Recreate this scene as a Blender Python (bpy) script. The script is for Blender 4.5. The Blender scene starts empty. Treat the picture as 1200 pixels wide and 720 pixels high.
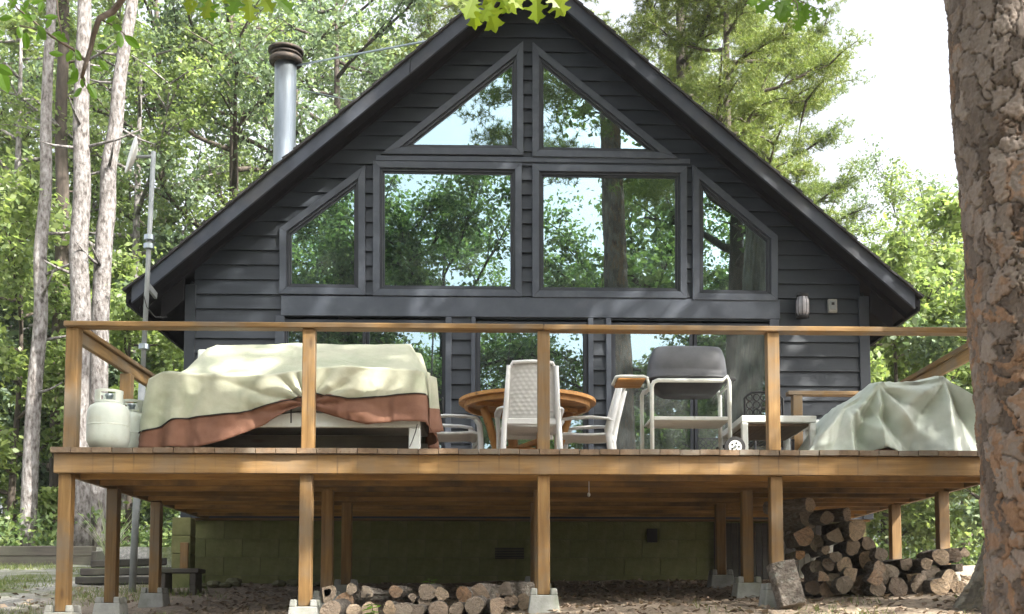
import bpy, math, random
import numpy as np
from mathutils import Vector, Matrix, noise, Euler

random.seed(7)
RNG = np.random.default_rng(7)
scene = bpy.context.scene
COL = scene.collection

# ------------------------------------------------------------------ camera
FPX, YAW, PITCH = 1312.0, math.radians(1.6), math.radians(4.0)
CX, CY = 627.0, 625.0
CAM = Vector((0.0, -8.1, 0.02))
cam_data = bpy.data.cameras.new("camera")
cam_data.sensor_width = 36.0
cam_data.lens = 36.0 * FPX / 1200.0
cam_data.shift_x = (600.0 - CX) / 1200.0
cam_data.shift_y = (CY - 360.0) / 1200.0
cam_data.clip_start = 0.05
cam_data.clip_end = 2000.0
cam = bpy.data.objects.new("camera", cam_data)
cam.location = CAM
cam.rotation_euler = (math.pi / 2 + PITCH, 0.0, -YAW)
COL.objects.link(cam)
scene.camera = cam

# ------------------------------------------------------------------ sky, sun, exposure
SUN_TO = Vector((0.60, -0.50, 0.78)).normalized()
SUN_EL = math.asin(SUN_TO.z)
SUN_AZ = math.atan2(SUN_TO.x, SUN_TO.y)
world = bpy.data.worlds.new("World")
scene.world = world
world.use_nodes = True
wn = world.node_tree
wn.nodes.clear()
w_out = wn.nodes.new("ShaderNodeOutputWorld")
w_bg = wn.nodes.new("ShaderNodeBackground")
w_sky = wn.nodes.new("ShaderNodeTexSky")
w_sky.sky_type = 'NISHITA'
w_sky.sun_disc = False
w_sky.sun_elevation = SUN_EL
w_sky.sun_rotation = SUN_AZ
w_sky.air_density = 1.0
w_sky.dust_density = 8.0
w_sky.ozone_density = 1.0
w_bg.inputs["Strength"].default_value = 0.15
# hazy bright day: the sky's own colour, washed out evenly in every direction
w_hsv = wn.nodes.new("ShaderNodeHueSaturation")
w_hsv.inputs["Saturation"].default_value = 0.30
w_hsv.inputs["Value"].default_value = 1.15
wn.links.new(w_sky.outputs[0], w_hsv.inputs["Color"])
wn.links.new(w_hsv.outputs[0], w_bg.inputs["Color"])
wn.links.new(w_bg.outputs[0], w_out.inputs["Surface"])

sun_data = bpy.data.lights.new("sun", 'SUN')
sun_data.energy = 5.0
sun_data.angle = math.radians(0.55)
sun_data.color = (1.0, 0.95, 0.86)
sun = bpy.data.objects.new("sun", sun_data)
sun.rotation_euler = (-SUN_TO).to_track_quat('-Z', 'Y').to_euler()
sun.location = (20, -15, 30)
COL.objects.link(sun)

scene.view_settings.view_transform = 'Standard'
scene.view_settings.look = 'None'
scene.view_settings.exposure = 1.75
scene.view_settings.gamma = 1.0
scene.cycles.use_denoising = True
scene.cycles.max_bounces = 8
scene.cycles.transparent_max_bounces = 12

# ------------------------------------------------------------------ pixel to point on a plane of known depth
_F = Vector((math.sin(YAW) * math.cos(PITCH), math.cos(YAW) * math.cos(PITCH), math.sin(PITCH)))
_R = Vector((math.cos(YAW), -math.sin(YAW), 0.0))
_U = _R.cross(_F)

def P(x, y, Y):
    d = _F + _R * ((x - CX) / FPX) + _U * ((CY - y) / FPX)
    k = (Y - CAM.y) / d.y
    return CAM + d * k

def PX(x, y, Y):
    return P(x, y, Y).x

def PZ(x, y, Y):
    return P(x, y, Y).z

# ------------------------------------------------------------------ mesh builder
class MB:
    def __init__(self):
        self.v, self.f, self.m = [], [], []

    def add(self, vs, fs, mi=0):
        o = len(self.v)
        self.v += [tuple(p) for p in vs]
        self.f += [tuple(i + o for i in q) for q in fs]
        self.m += [mi] * len(fs)
        return self

    def hexa(self, p, mi=0):
        return self.add(p, [(0, 3, 2, 1), (4, 5, 6, 7), (0, 1, 5, 4), (1, 2, 6, 5), (2, 3, 7, 6), (3, 0, 4, 7)], mi)

    def box(self, x0, x1, y0, y1, z0, z1, mi=0):
        return self.hexa([(x0, y0, z0), (x1, y0, z0), (x1, y1, z0), (x0, y1, z0),
                          (x0, y0, z1), (x1, y0, z1), (x1, y1, z1), (x0, y1, z1)], mi)

    def beam(self, p, q, w, h, up=(0, 0, 1), mi=0):
        p, q, up = Vector(p), Vector(q), Vector(up)
        d = (q - p).normalized()
        s = d.cross(up).normalized()
        u = s.cross(d).normalized()
        a, b = s * (w / 2), u * (h / 2)
        return self.hexa([p - a - b, p + a - b, q + a - b, q - a - b,
                          p - a + b, p + a + b, q + a + b, q - a + b], mi)

    def tube(self, path, rad, n=8, cap=True, mi=0, squash=None):
        path = [Vector(p) for p in path]
        if not hasattr(rad, '__len__'):
            rad = [rad] * len(path)
        o = len(self.v)
        prev = None
        for i, p in enumerate(path):
            a = path[max(0, i - 1)]
            b = path[min(len(path) - 1, i + 1)]
            t = (b - a).normalized()
            if prev is None:
                r = t.orthogonal().normalized()
                if squash is not None:
                    r = Vector(squash[0]) - t * t.dot(Vector(squash[0]))
                    r.normalize()
            else:
                r = (prev - t * t.dot(prev)).normalized()
            prev = r
            s = t.cross(r)
            k = squash[1] if squash is not None else 1.0
            for j in range(n):
                an = 2 * math.pi * j / n
                self.v.append(tuple(p + r * (math.cos(an) * rad[i]) + s * (math.sin(an) * rad[i] * k)))
        for i in range(len(path) - 1):
            for j in range(n):
                j2 = (j + 1) % n
                self.f.append((o + i * n + j, o + i * n + j2, o + (i + 1) * n + j2, o + (i + 1) * n + j))
                self.m.append(mi)
        if cap:
            self.f.append(tuple(o + j for j in reversed(range(n))))
            self.f.append(tuple(o + (len(path) - 1) * n + j for j in range(n)))
            self.m += [mi, mi]
        return self

    def lathe(self, prof, c=(0, 0, 0), n=24, mi=0):
        o = len(self.v)
        for r, z in prof:
            for j in range(n):
                a = 2 * math.pi * j / n
                self.v.append((c[0] + r * math.cos(a), c[1] + r * math.sin(a), c[2] + z))
        for i in range(len(prof) - 1):
            for j in range(n):
                j2 = (j + 1) % n
                self.f.append((o + i * n + j, o + i * n + j2, o + (i + 1) * n + j2, o + (i + 1) * n + j))
                self.m.append(mi)
        self.f.append(tuple(o + j for j in reversed(range(n))))
        self.f.append(tuple(o + (len(prof) - 1) * n + j for j in range(n)))
        self.m += [mi, mi]
        return self

    def prism(self, poly, y0, y1, mi=0):
        """poly: (x,z) points; extruded along y"""
        a = 0.0
        for i in range(len(poly)):
            x0, z0 = poly[i]
            x1, z1 = poly[(i + 1) % len(poly)]
            a += x0 * z1 - x1 * z0
        if a < 0:
            poly = poly[::-1]
        n = len(poly)
        vs = [(x, y0, z) for x, z in poly] + [(x, y1, z) for x, z in poly]
        fs = [tuple(range(n)), tuple(reversed(range(n, 2 * n)))]
        for i in range(n):
            j = (i + 1) % n
            fs.append((j, i, n + i, n + j))
        return self.add(vs, fs, mi)

    def mesh(self, name, mats, smooth=False):
        me = bpy.data.meshes.new(name)
        me.from_pydata(self.v, [], self.f)
        if not isinstance(mats, (list, tuple)):
            mats = [mats]
        for m in mats:
            me.materials.append(m)
        if len(mats) > 1:
            me.polygons.foreach_set("material_index", self.m)
        if smooth:
            me.polygons.foreach_set("use_smooth", [True] * len(me.polygons))
        me.update()
        return me

    def build(self, name, mats, parent=None, smooth=False, bevel=0.0, seg=1):
        o = link(name, self.mesh(name, mats, smooth), parent)
        if bevel:
            md = o.modifiers.new("bevel", 'BEVEL')
            md.width = bevel
            md.segments = seg
            md.limit_method = 'ANGLE'
        return o


def wpos(o):
    p = Vector((0, 0, 0))
    while o is not None:
        p += o.location
        o = o.parent
    return p


def link(name, me, parent=None):
    o = bpy.data.objects.new(name, me)
    COL.objects.link(o)
    if parent is not None:
        o.parent = parent
        o.location = -wpos(parent)
    return o


def tag(o, label=None, cat=None, group=None, kind=None):
    if label:
        o["label"] = label
    if cat:
        o["category"] = cat
    if group:
        o["group"] = group
    if kind:
        o["kind"] = kind
    return o


def thing(name, label, cat, loc=(0, 0, 0), group=None):
    o = bpy.data.objects.new(name, None)
    o.empty_display_size = 0.1
    COL.objects.link(o)
    o.location = loc
    return tag(o, label, cat, group)


def copy_tree(o, parent=None):
    c = o.copy()
    COL.objects.link(c)
    c.parent = parent
    for ch in list(o.children):
        copy_tree(ch, c)
    return c


# ------------------------------------------------------------------ materials
def nmat(name):
    m = bpy.data.materials.new(name)
    m.use_nodes = True
    nt = m.node_tree
    nt.nodes.clear()
    out = nt.nodes.new("ShaderNodeOutputMaterial")
    return m, nt, out


def N(nt, typ, **kw):
    n = nt.nodes.new(typ)
    for k, v in kw.items():
        if k in n.inputs:
            n.inputs[k].default_value = v
        else:
            setattr(n, k, v)
    return n


def c4(c):
    return (c[0], c[1], c[2], 1.0)


def ramp(nt, fac, stops):
    r = nt.nodes.new("ShaderNodeValToRGB")
    el = r.color_ramp.elements
    while len(el) < len(stops):
        el.new(0.5)
    for e, (p, c) in zip(el, stops):
        e.position = p
        e.color = c4(c)
    nt.links.new(fac, r.inputs[0])
    return r.outputs[0]


def mixc(nt, fac, a, b, mode='MIX'):
    m = nt.nodes.new("ShaderNodeMix")
    m.data_type = 'RGBA'
    m.blend_type = mode
    for sock, val in ((m.inputs[0], fac), (m.inputs[6], a), (m.inputs[7], b)):
        if isinstance(val, bpy.types.NodeSocket):
            nt.links.new(val, sock)
        elif isinstance(val, (int, float)):
            sock.default_value = val
        else:
            sock.default_value = c4(val)
    return m.outputs[2]


def pmat(name, stops, scale=6.0, stretch=(1, 1, 1), rough=0.6, bump=0.2, bscale=40.0, bdist=0.004,
         blotch=None, bl_scale=1.2, bl_lo=0.45, bl_hi=0.7, rnd=0.12, metallic=0.0, spec=0.4, detail=6.0, distort=0.0,
         offset_rnd=True, rough_var=0.15, knots=None, drip=None):
    """noise-coloured principled surface; blotch = colour of larger stains"""
    m, nt, out = nmat(name)
    L = nt.links.new
    tc = N(nt, "ShaderNodeTexCoord")
    oi = N(nt, "ShaderNodeObjectInfo")
    vec = tc.outputs["Object"]
    if offset_rnd:
        mu = N(nt, "ShaderNodeVectorMath", operation='MULTIPLY_ADD')
        cmb = N(nt, "ShaderNodeCombineXYZ")
        for k in range(3):
            L(oi.outputs["Random"], cmb.inputs[k])
        mu.inputs[1].default_value = (37.0, 53.0, 71.0)
        L(cmb.outputs[0], mu.inputs[0])
        L(vec, mu.inputs[2])
        vec = mu.outputs[0]
    mp = N(nt, "ShaderNodeMapping")
    mp.inputs["Scale"].default_value = stretch
    L(vec, mp.inputs["Vector"])
    n1 = N(nt, "ShaderNodeTexNoise", Scale=scale, Detail=detail, Roughness=0.6, Distortion=distort)
    L(mp.outputs[0], n1.inputs["Vector"])
    col = ramp(nt, n1.outputs["Fac"], stops)
    if blotch is not None:
        n2 = N(nt, "ShaderNodeTexNoise", Scale=bl_scale, Detail=5.0, Roughness=0.65)
        L(vec, n2.inputs["Vector"])
        mr = N(nt, "ShaderNodeMapRange")
        mr.inputs[1].default_value = bl_lo
        mr.inputs[2].default_value = bl_hi
        L(n2.outputs["Fac"], mr.inputs[0])
        col = mixc(nt, mr.outputs[0], col, blotch)
    if knots is not None:
        # scattered knots: squat cells stretched along the grain, only some of them dark
        ms = N(nt, "ShaderNodeMapping")
        ms.inputs["Scale"].default_value = tuple(2.2 if a < 1 else 7.5 for a in stretch)
        L(vec, ms.inputs["Vector"])
        vo = N(nt, "ShaderNodeTexVoronoi", Scale=1.0)
        L(ms.outputs[0], vo.inputs["Vector"])
        kd = N(nt, "ShaderNodeMapRange")
        kd.inputs[1].default_value = 0.15
        kd.inputs[2].default_value = 0.05
        L(vo.outputs["Distance"], kd.inputs[0])
        sc_ = N(nt, "ShaderNodeSeparateColor")
        L(vo.outputs["Color"], sc_.inputs[0])
        gt = N(nt, "ShaderNodeMath", operation='GREATER_THAN')
        gt.inputs[1].default_value = 0.72
        L(sc_.outputs[0], gt.inputs[0])
        km = N(nt, "ShaderNodeMath", operation='MULTIPLY')
        L(kd.outputs[0], km.inputs[0])
        L(gt.outputs[0], km.inputs[1])
        col = mixc(nt, km.outputs[0], col, knots)
        # fine drying checks along the grain
        mc = N(nt, "ShaderNodeMapping")
        mc.inputs["Scale"].default_value = tuple(1.2 if a < 1 else 60.0 for a in stretch)
        L(vec, mc.inputs["Vector"])
        nc = N(nt, "ShaderNodeTexNoise", Scale=1.0, Detail=2.0)
        L(mc.outputs[0], nc.inputs["Vector"])
        kc = N(nt, "ShaderNodeMapRange")
        kc.inputs[1].default_value = 0.66
        kc.inputs[2].default_value = 0.74
        kc.inputs[4].default_value = 0.75
        L(nc.outputs["Fac"], kc.inputs[0])
        col = mixc(nt, kc.outputs[0], col, knots)
    if drip is not None:
        # rain streaks run down the rim below each gap between the deck boards
        sx = N(nt, "ShaderNodeSeparateXYZ")
        L(tc.outputs["Object"], sx.inputs[0])
        su = N(nt, "ShaderNodeMath", operation='SUBTRACT')
        su.inputs[1].default_value = drip[0]
        L(sx.outputs[0], su.inputs[0])
        dv = N(nt, "ShaderNodeMath", operation='DIVIDE')
        dv.inputs[1].default_value = drip[1]
        L(su.outputs[0], dv.inputs[0])
        pp = N(nt, "ShaderNodeMath", operation='PINGPONG')
        pp.inputs[1].default_value = 0.5
        L(dv.outputs[0], pp.inputs[0])
        md_ = N(nt, "ShaderNodeMapRange")
        md_.inputs[1].default_value = 0.055
        md_.inputs[2].default_value = 0.01
        L(pp.outputs[0], md_.inputs[0])
        nd = N(nt, "ShaderNodeTexNoise", Scale=3.0, Detail=4.0)
        L(tc.outputs["Object"], nd.inputs["Vector"])
        mm = N(nt, "ShaderNodeMath", operation='MULTIPLY')
        L(md_.outputs[0], mm.inputs[0])
        mn = N(nt, "ShaderNodeMapRange")
        mn.inputs[1].default_value = 0.42
        mn.inputs[2].default_value = 0.72
        mn.inputs[4].default_value = 0.8
        L(nd.outputs["Fac"], mn.inputs[0])
        L(mn.outputs[0], mm.inputs[1])
        col = mixc(nt, mm.outputs[0], col, (0.06, 0.04, 0.025))
    if rnd:
        mr = N(nt, "ShaderNodeMapRange")
        mr.inputs[3].default_value = 1.0 - rnd
        mr.inputs[4].default_value = 1.0 + rnd
        L(oi.outputs["Random"], mr.inputs[0])
        hs = N(nt, "ShaderNodeHueSaturation")
        L(mr.outputs[0], hs.inputs["Value"])
        L(col, hs.inputs["Color"])
        col = hs.outputs[0]
    bs = N(nt, "ShaderNodeBsdfPrincipled", Metallic=metallic)
    bs.inputs["Specular IOR Level"].default_value = spec
    L(col, bs.inputs["Base Color"])
    n3 = N(nt, "ShaderNodeTexNoise", Scale=bscale, Detail=6.0, Roughness=0.65)
    L(mp.outputs[0], n3.inputs["Vector"])
    mr = N(nt, "ShaderNodeMapRange")
    mr.inputs[3].default_value = max(0.02, rough - rough_var)
    mr.inputs[4].default_value = min(1.0, rough + rough_var)
    L(n3.outputs["Fac"], mr.inputs[0])
    L(mr.outputs[0], bs.inputs["Roughness"])
    if bump:
        bp = N(nt, "ShaderNodeBump", Strength=bump, Distance=bdist)
        L(n3.outputs["Fac"], bp.inputs["Height"])
        L(bp.outputs[0], bs.inputs["Normal"])
    L(bs.outputs[0], out.inputs[0])
    return m


def leafmat(name, stops, trans=0.4, rough=0.45, spec=0.35, yellow=1.3):
    m, nt, out = nmat(name)
    L = nt.links.new
    g = N(nt, "ShaderNodeNewGeometry")
    oi = N(nt, "ShaderNodeObjectInfo")
    ad = N(nt, "ShaderNodeMath", operation='MULTIPLY_ADD')
    ad.inputs[1].default_value = 0.75
    L(g.outputs["Random Per Island"], ad.inputs[0])
    m2 = N(nt, "ShaderNodeMath", operation='MULTIPLY')
    m2.inputs[1].default_value = 0.25
    L(oi.outputs["Random"], m2.inputs[0])
    L(m2.outputs[0], ad.inputs[2])
    col = ramp(nt, ad.outputs[0], stops)
    bs = N(nt, "ShaderNodeBsdfPrincipled", Roughness=rough)
    bs.inputs["Specular IOR Level"].default_value = spec
    L(col, bs.inputs["Base Color"])
    tr = N(nt, "ShaderNodeBsdfTranslucent")
    tcol = mixc(nt, 1.0, col, (1.35 * yellow, 1.4 * yellow, 1.1), 'MULTIPLY')
    L(tcol, tr.inputs[0])
    mx = N(nt, "ShaderNodeMixShader")
    mx.inputs[0].default_value = trans
    L(bs.outputs[0], mx.inputs[1])
    L(tr.outputs[0], mx.inputs[2])
    L(mx.outputs[0], out.inputs[0])
    return m


M = {}
def wood(axis, name, stops, blotch, **kw):
    st = {'x': (0.6, 9, 9), 'y': (9, 0.6, 9), 'z': (9, 9, 0.6)}[axis]
    return pmat(name, stops, scale=3.0, stretch=st, rough=0.62, bump=0.35, bscale=9.0, bdist=0.004,
                blotch=blotch, bl_scale=2.2, bl_lo=0.44, bl_hi=0.68, rnd=0.22, distort=0.4, knots=(0.055, 0.028, 0.014), **kw)

cedar = [(0.25, (0.125, 0.066, 0.021)), (0.5, (0.205, 0.117, 0.040)), (0.75, (0.295, 0.182, 0.072))]
for ax in 'xyz':
    M['cedar_' + ax] = wood(ax, 'cedar_stain_' + ax, cedar, (0.165, 0.128, 0.088))
joistc = [(0.25, (0.15, 0.078, 0.024)), (0.5, (0.27, 0.15, 0.048)), (0.75, (0.38, 0.225, 0.082))]
M['joist_x'] = pmat('rough_joist', joistc, scale=3.0, stretch=(0.6, 9, 9), rough=0.75, bump=0.4, bscale=9.0, blotch=(0.09, 0.065, 0.04), bl_scale=1.8, rnd=0.4)
deckc = [(0.25, (0.10, 0.062, 0.034)), (0.5, (0.16, 0.105, 0.062)), (0.75, (0.23, 0.16, 0.10))]
M['deck_y'] = wood('y', 'weathered_deck', deckc, (0.18, 0.16, 0.13))
greyw = [(0.25, (0.045, 0.04, 0.033)), (0.6, (0.085, 0.073, 0.06)), (0.8, (0.13, 0.112, 0.09))]
M['old_x'] = wood('x', 'old_timber', greyw, (0.10, 0.10, 0.07))
darkw = [(0.25, (0.018, 0.016, 0.014)), (0.6, (0.035, 0.031, 0.027)), (0.8, (0.06, 0.052, 0.045))]
M['dark_x'] = wood('x', 'dark_lumber', darkw, (0.05, 0.05, 0.035))
teak = [(0.25, (0.33, 0.15, 0.042)), (0.5, (0.47, 0.235, 0.07)), (0.8, (0.58, 0.32, 0.11))]
M['teak'] = wood('x', 'oiled_table_wood', teak, (0.40, 0.19, 0.06))
M['teak_z'] = wood('z', 'oiled_table_wood_upright', teak, (0.40, 0.19, 0.06))

M['siding'] = pmat('charcoal_siding', [(0.3, (0.019, 0.0245, 0.033)), (0.7, (0.030, 0.037, 0.048))], scale=2.0,
                   stretch=(0.5, 1, 7), rough=0.55, bump=0.3, bscale=14, bdist=0.003,
                   blotch=(0.042, 0.049, 0.061), bl_scale=1.3, bl_lo=0.48, bl_hi=0.75, rnd=0.2)
M['trim'] = pmat('charcoal_trim', [(0.3, (0.050, 0.059, 0.078)), (0.7, (0.070, 0.081, 0.102))], scale=5.0,
                 rough=0.5, bump=0.2, bscale=30, bdist=0.003, blotch=(0.10, 0.112, 0.135), bl_scale=2.5,
                 bl_lo=0.55, bl_hi=0.85, rnd=0.08)
M['fascia'] = pmat('slate_fascia', [(0.3, (0.030, 0.037, 0.053)), (0.7, (0.044, 0.053, 0.073))], scale=4.0,
                   rough=0.6, bump=0.25, bscale=30, bdist=0.003, blotch=(0.07, 0.072, 0.08), bl_scale=1.6, rnd=0.08)
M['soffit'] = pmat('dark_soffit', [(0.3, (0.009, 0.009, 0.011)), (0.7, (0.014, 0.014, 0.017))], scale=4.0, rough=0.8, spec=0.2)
M['sash'] = pmat('dark_sash', [(0.3, (0.025, 0.028, 0.036)), (0.7, (0.036, 0.040, 0.050))], scale=8.0, rough=0.35,
                 bump=0.05)
M['shingle'] = pmat('asphalt_shingle', [(0.3, (0.018, 0.018, 0.020)), (0.7, (0.05, 0.048, 0.05))], scale=40.0,
                    rough=0.9, bump=0.6, bscale=120, bdist=0.004)
M['inner'] = pmat('dim_interior', [(0.3, (0.06, 0.045, 0.03)), (0.7, (0.09, 0.07, 0.05))], scale=2.0, rough=0.7)
M['block'] = pmat('mossy_block', [(0.3, (0.14, 0.142, 0.055)), (0.7, (0.22, 0.22, 0.095))], scale=9.0, rough=0.9,
                  bump=0.6, bscale=50, bdist=0.006, blotch=(0.06, 0.11, 0.024), bl_scale=0.9, bl_lo=0.42, bl_hi=0.75, rnd=0.06, offset_rnd=False)
M['mortar'] = pmat('dirty_mortar', [(0.3, (0.10, 0.10, 0.055)), (0.7, (0.16, 0.155, 0.085))], scale=12, rough=0.95,
                   bump=0.6)
M['concrete'] = pmat('grey_concrete', [(0.3, (0.27, 0.275, 0.26)), (0.7, (0.40, 0.40, 0.375))], scale=10, rough=0.9,
                     bump=0.5, bscale=70, bdist=0.005, blotch=(0.20, 0.215, 0.17), bl_scale=4, rnd=0.15)
M['galv'] = pmat('galvanised_steel', [(0.3, (0.27, 0.31, 0.34)), (0.7, (0.40, 0.45, 0.48))], scale=4, rough=0.34,
                 metallic=0.92, bump=0.08, stretch=(4, 4, 0.6))
M['rust'] = pmat('sooty_rusted_steel', [(0.35, (0.028, 0.025, 0.023)), (0.6, (0.06, 0.046, 0.036)), (0.8, (0.17, 0.095, 0.05))],
                 scale=14, rough=0.7, metallic=0.3, bump=0.4)
M['pole'] = pmat('grey_mast_paint', [(0.3, (0.20, 0.22, 0.23)), (0.7, (0.30, 0.32, 0.33))], scale=9, rough=0.5, bump=0.1)
M['white'] = pmat('white_resin', [(0.3, (0.66, 0.66, 0.65)), (0.7, (0.76, 0.76, 0.75))], scale=7, rough=0.42, bump=0.08,
                  blotch=(0.56, 0.56, 0.53), bl_scale=4, bl_lo=0.5, bl_hi=0.85, rnd=0.04)
M['mesh_grey'] = pmat('grey_woven_resin', [(0.3, (0.48, 0.48, 0.47)), (0.7, (0.60, 0.60, 0.59))], scale=15, rough=0.5, bump=0.15)
M['cream_metal'] = pmat('off_white_enamel', [(0.3, (0.60, 0.63, 0.60)), (0.7, (0.72, 0.74, 0.71))], scale=9, rough=0.4,
                        bump=0.08, blotch=(0.48, 0.45, 0.38), bl_scale=7, bl_lo=0.58, bl_hi=0.8)
M['grill'] = pmat('grey_cast_metal', [(0.3, (0.085, 0.088, 0.096)), (0.7, (0.125, 0.128, 0.138))], scale=9, rough=0.45,
                  metallic=0.25, bump=0.25, bscale=80)
M['grill_dark'] = pmat('sooty_cast_metal', [(0.3, (0.028, 0.028, 0.031)), (0.7, (0.05, 0.05, 0.052))], scale=9, rough=0.6,
                       metallic=0.2, bump=0.3)
M['black'] = pmat('black_iron', [(0.3, (0.012, 0.012, 0.013)), (0.7, (0.022, 0.022, 0.024))], scale=9, rough=0.5, bump=0.1)
M['rubber'] = pmat('black_rubber', [(0.3, (0.02, 0.02, 0.021)), (0.7, (0.035, 0.035, 0.036))], scale=20, rough=0.8)
M['tank'] = pmat('aged_tank_paint', [(0.3, (0.47, 0.52, 0.47)), (0.7, (0.58, 0.62, 0.56))], scale=6, rough=0.45, bump=0.12,
                 blotch=(0.34, 0.33, 0.22), bl_scale=5, bl_lo=0.52, bl_hi=0.85)
M['canvas'] = pmat('cream_canvas', [(0.3, (0.34, 0.35, 0.26)), (0.7, (0.46, 0.46, 0.36))], scale=3, rough=0.8, bump=0.25,
                   bscale=26, bdist=0.01, blotch=(0.28, 0.32, 0.23), bl_scale=2.6, bl_lo=0.45, bl_hi=0.75, spec=0.25)
M['brown_cloth'] = pmat('russet_cloth', [(0.3, (0.165, 0.078, 0.05)), (0.7, (0.255, 0.13, 0.085))], scale=4, rough=0.75,
                        bump=0.25, bscale=24, bdist=0.01, spec=0.25)
M['tarp'] = pmat('pale_green_tarp', [(0.3, (0.56, 0.62, 0.56)), (0.7, (0.68, 0.72, 0.66))], scale=3, rough=0.6, bump=0.25,
                 bscale=22, bdist=0.012, blotch=(0.47, 0.54, 0.46), bl_scale=2.5, spec=0.35)
M['bark_grey'] = pmat('pale_pine_bark', [(0.34, (0.07, 0.062, 0.057)), (0.46, (0.17, 0.155, 0.147)), (0.6, (0.25, 0.24, 0.235)), (0.75, (0.33, 0.322, 0.32))],
                      scale=9, stretch=(2.0, 2.0, 0.9), rough=0.95, bump=1.0, bscale=11, bdist=0.05, spec=0.15, rnd=0.12)
M['bark_dark'] = pmat('dark_bark', [(0.3, (0.035, 0.028, 0.022)), (0.6, (0.075, 0.06, 0.048)), (0.8, (0.12, 0.10, 0.08))],
                      scale=7, stretch=(2, 2, 0.6), rough=0.9, bump=1.0, bscale=6, bdist=0.03, rnd=0.2)
M['log_bark'] = pmat('firewood_bark', [(0.3, (0.13, 0.105, 0.085)), (0.55, (0.28, 0.24, 0.20)), (0.75, (0.44, 0.40, 0.35))],
                     scale=3.0, stretch=(1, 0.5, 1), rough=0.95, bump=1.0, bscale=5, bdist=0.15, rnd=0.35,
                     blotch=(0.34, 0.34, 0.29), bl_scale=1.6, bl_lo=0.55, bl_hi=0.7)
M['lamp_glass'] = pmat('frosted_lamp_glass', [(0.3, (0.20, 0.20, 0.22)), (0.7, (0.34, 0.33, 0.35))], scale=12, rough=0.12, bump=0.1)

# sawn log ends: growth rings in the log's own coordinates
def end_mat():
    m, nt, out = nmat('sawn_log_end')
    L = nt.links.new
    tc = N(nt, "ShaderNodeTexCoord")
    oi = N(nt, "ShaderNodeObjectInfo")
    wv = N(nt, "ShaderNodeTexWave", wave_type='RINGS', rings_direction='Y')
    wv.inputs["Scale"].default_value = 3.2
    wv.inputs["Distortion"].default_value = 3.0
    wv.inputs["Detail"].default_value = 3.0
    wv.inputs["Detail Scale"].default_value = 1.6
    L(tc.outputs["Object"], wv.inputs["Vector"])
    c1 = ramp(nt, wv.outputs["Fac"], [(0.1, (0.33, 0.26, 0.195)), (0.9, (0.54, 0.45, 0.35))])
    c2 = ramp(nt, oi.outputs["Random"], [(0.0, (0.42, 0.36, 0.32)), (0.25, (1.0, 0.97, 0.95)), (0.5, (1.45, 1.3, 1.1)), (0.65, (0.6, 0.58, 0.56)),
                                         (0.8, (0.95, 0.97, 0.98)), (1.0, (1.2, 0.85, 0.6))])
    col = mixc(nt, 1.0, c1, c2, 'MULTIPLY')
    nz = N(nt, "ShaderNodeTexNoise", Scale=2.6, Detail=8.0, Roughness=0.7)
    L(tc.outputs["Object"], nz.inputs["Vector"])
    col = mixc(nt, ramp(nt, nz.outputs["Fac"], [(0.45, (0, 0, 0)), (0.7, (0.8, 0.8, 0.8))]), col, (0.22, 0.185, 0.15))
    bs = N(nt, "ShaderNodeBsdfPrincipled", Roughness=0.9)
    L(col, bs.inputs["Base Color"])
    bp = N(nt, "ShaderNodeBump", Strength=0.8, Distance=0.08)
    L(nz.outputs["Fac"], bp.inputs["Height"])
    L(bp.outputs[0], bs.inputs["Normal"])
    L(bs.outputs[0], out.inputs[0])
    return m
M['log_end'] = end_mat()

def glass_mat(name, refl, haze):
    m, nt, out = nmat(name)
    L = nt.links.new
    tc = N(nt, "ShaderNodeTexCoord")
    gl = N(nt, "ShaderNodeBsdfGlossy", Roughness=0.0)
    gl.inputs["Color"].default_value = (0.62, 0.84, 0.92, 1)
    nz = N(nt, "ShaderNodeTexNoise", Scale=1.1, Detail=1.0)
    L(tc.outputs["Object"], nz.inputs["Vector"])
    bp = N(nt, "ShaderNodeBump", Strength=0.05, Distance=0.02)
    L(nz.outputs["Fac"], bp.inputs["Height"])
    L(bp.outputs[0], gl.inputs["Normal"])
    tr = N(nt, "ShaderNodeBsdfTransparent")
    tr.inputs[0].default_value = (0.55, 0.58, 0.58, 1)
    mx = N(nt, "ShaderNodeMixShader")
    mx.inputs[0].default_value = refl
    L(tr.outputs[0], mx.inputs[1])
    L(gl.outputs[0], mx.inputs[2])
    df = N(nt, "ShaderNodeBsdfDiffuse")
    df.inputs[0].default_value = (0.6, 0.62, 0.6, 1)
    n2 = N(nt, "ShaderNodeTexNoise", Scale=2.5, Detail=6.0)
    L(tc.outputs["Object"], n2.inputs["Vector"])
    mr = N(nt, "ShaderNodeMapRange")
    mr.inputs[1].default_value = 0.3
    mr.inputs[2].default_value = 0.8
    mr.inputs[4].default_value = haze
    L(n2.outputs["Fac"], mr.inputs[0])
    m2 = N(nt, "ShaderNodeMixShader")
    L(mr.outputs[0], m2.inputs[0])
    L(mx.outputs[0], m2.inputs[1])
    L(df.outputs[0], m2.inputs[2])
    L(m2.outputs[0], out.inputs[0])
    return m
M['glass'] = glass_mat('window_glass', 0.40, 0.05)
M['door_glass'] = glass_mat('dusty_door_glass', 0.36, 0.16)

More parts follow.
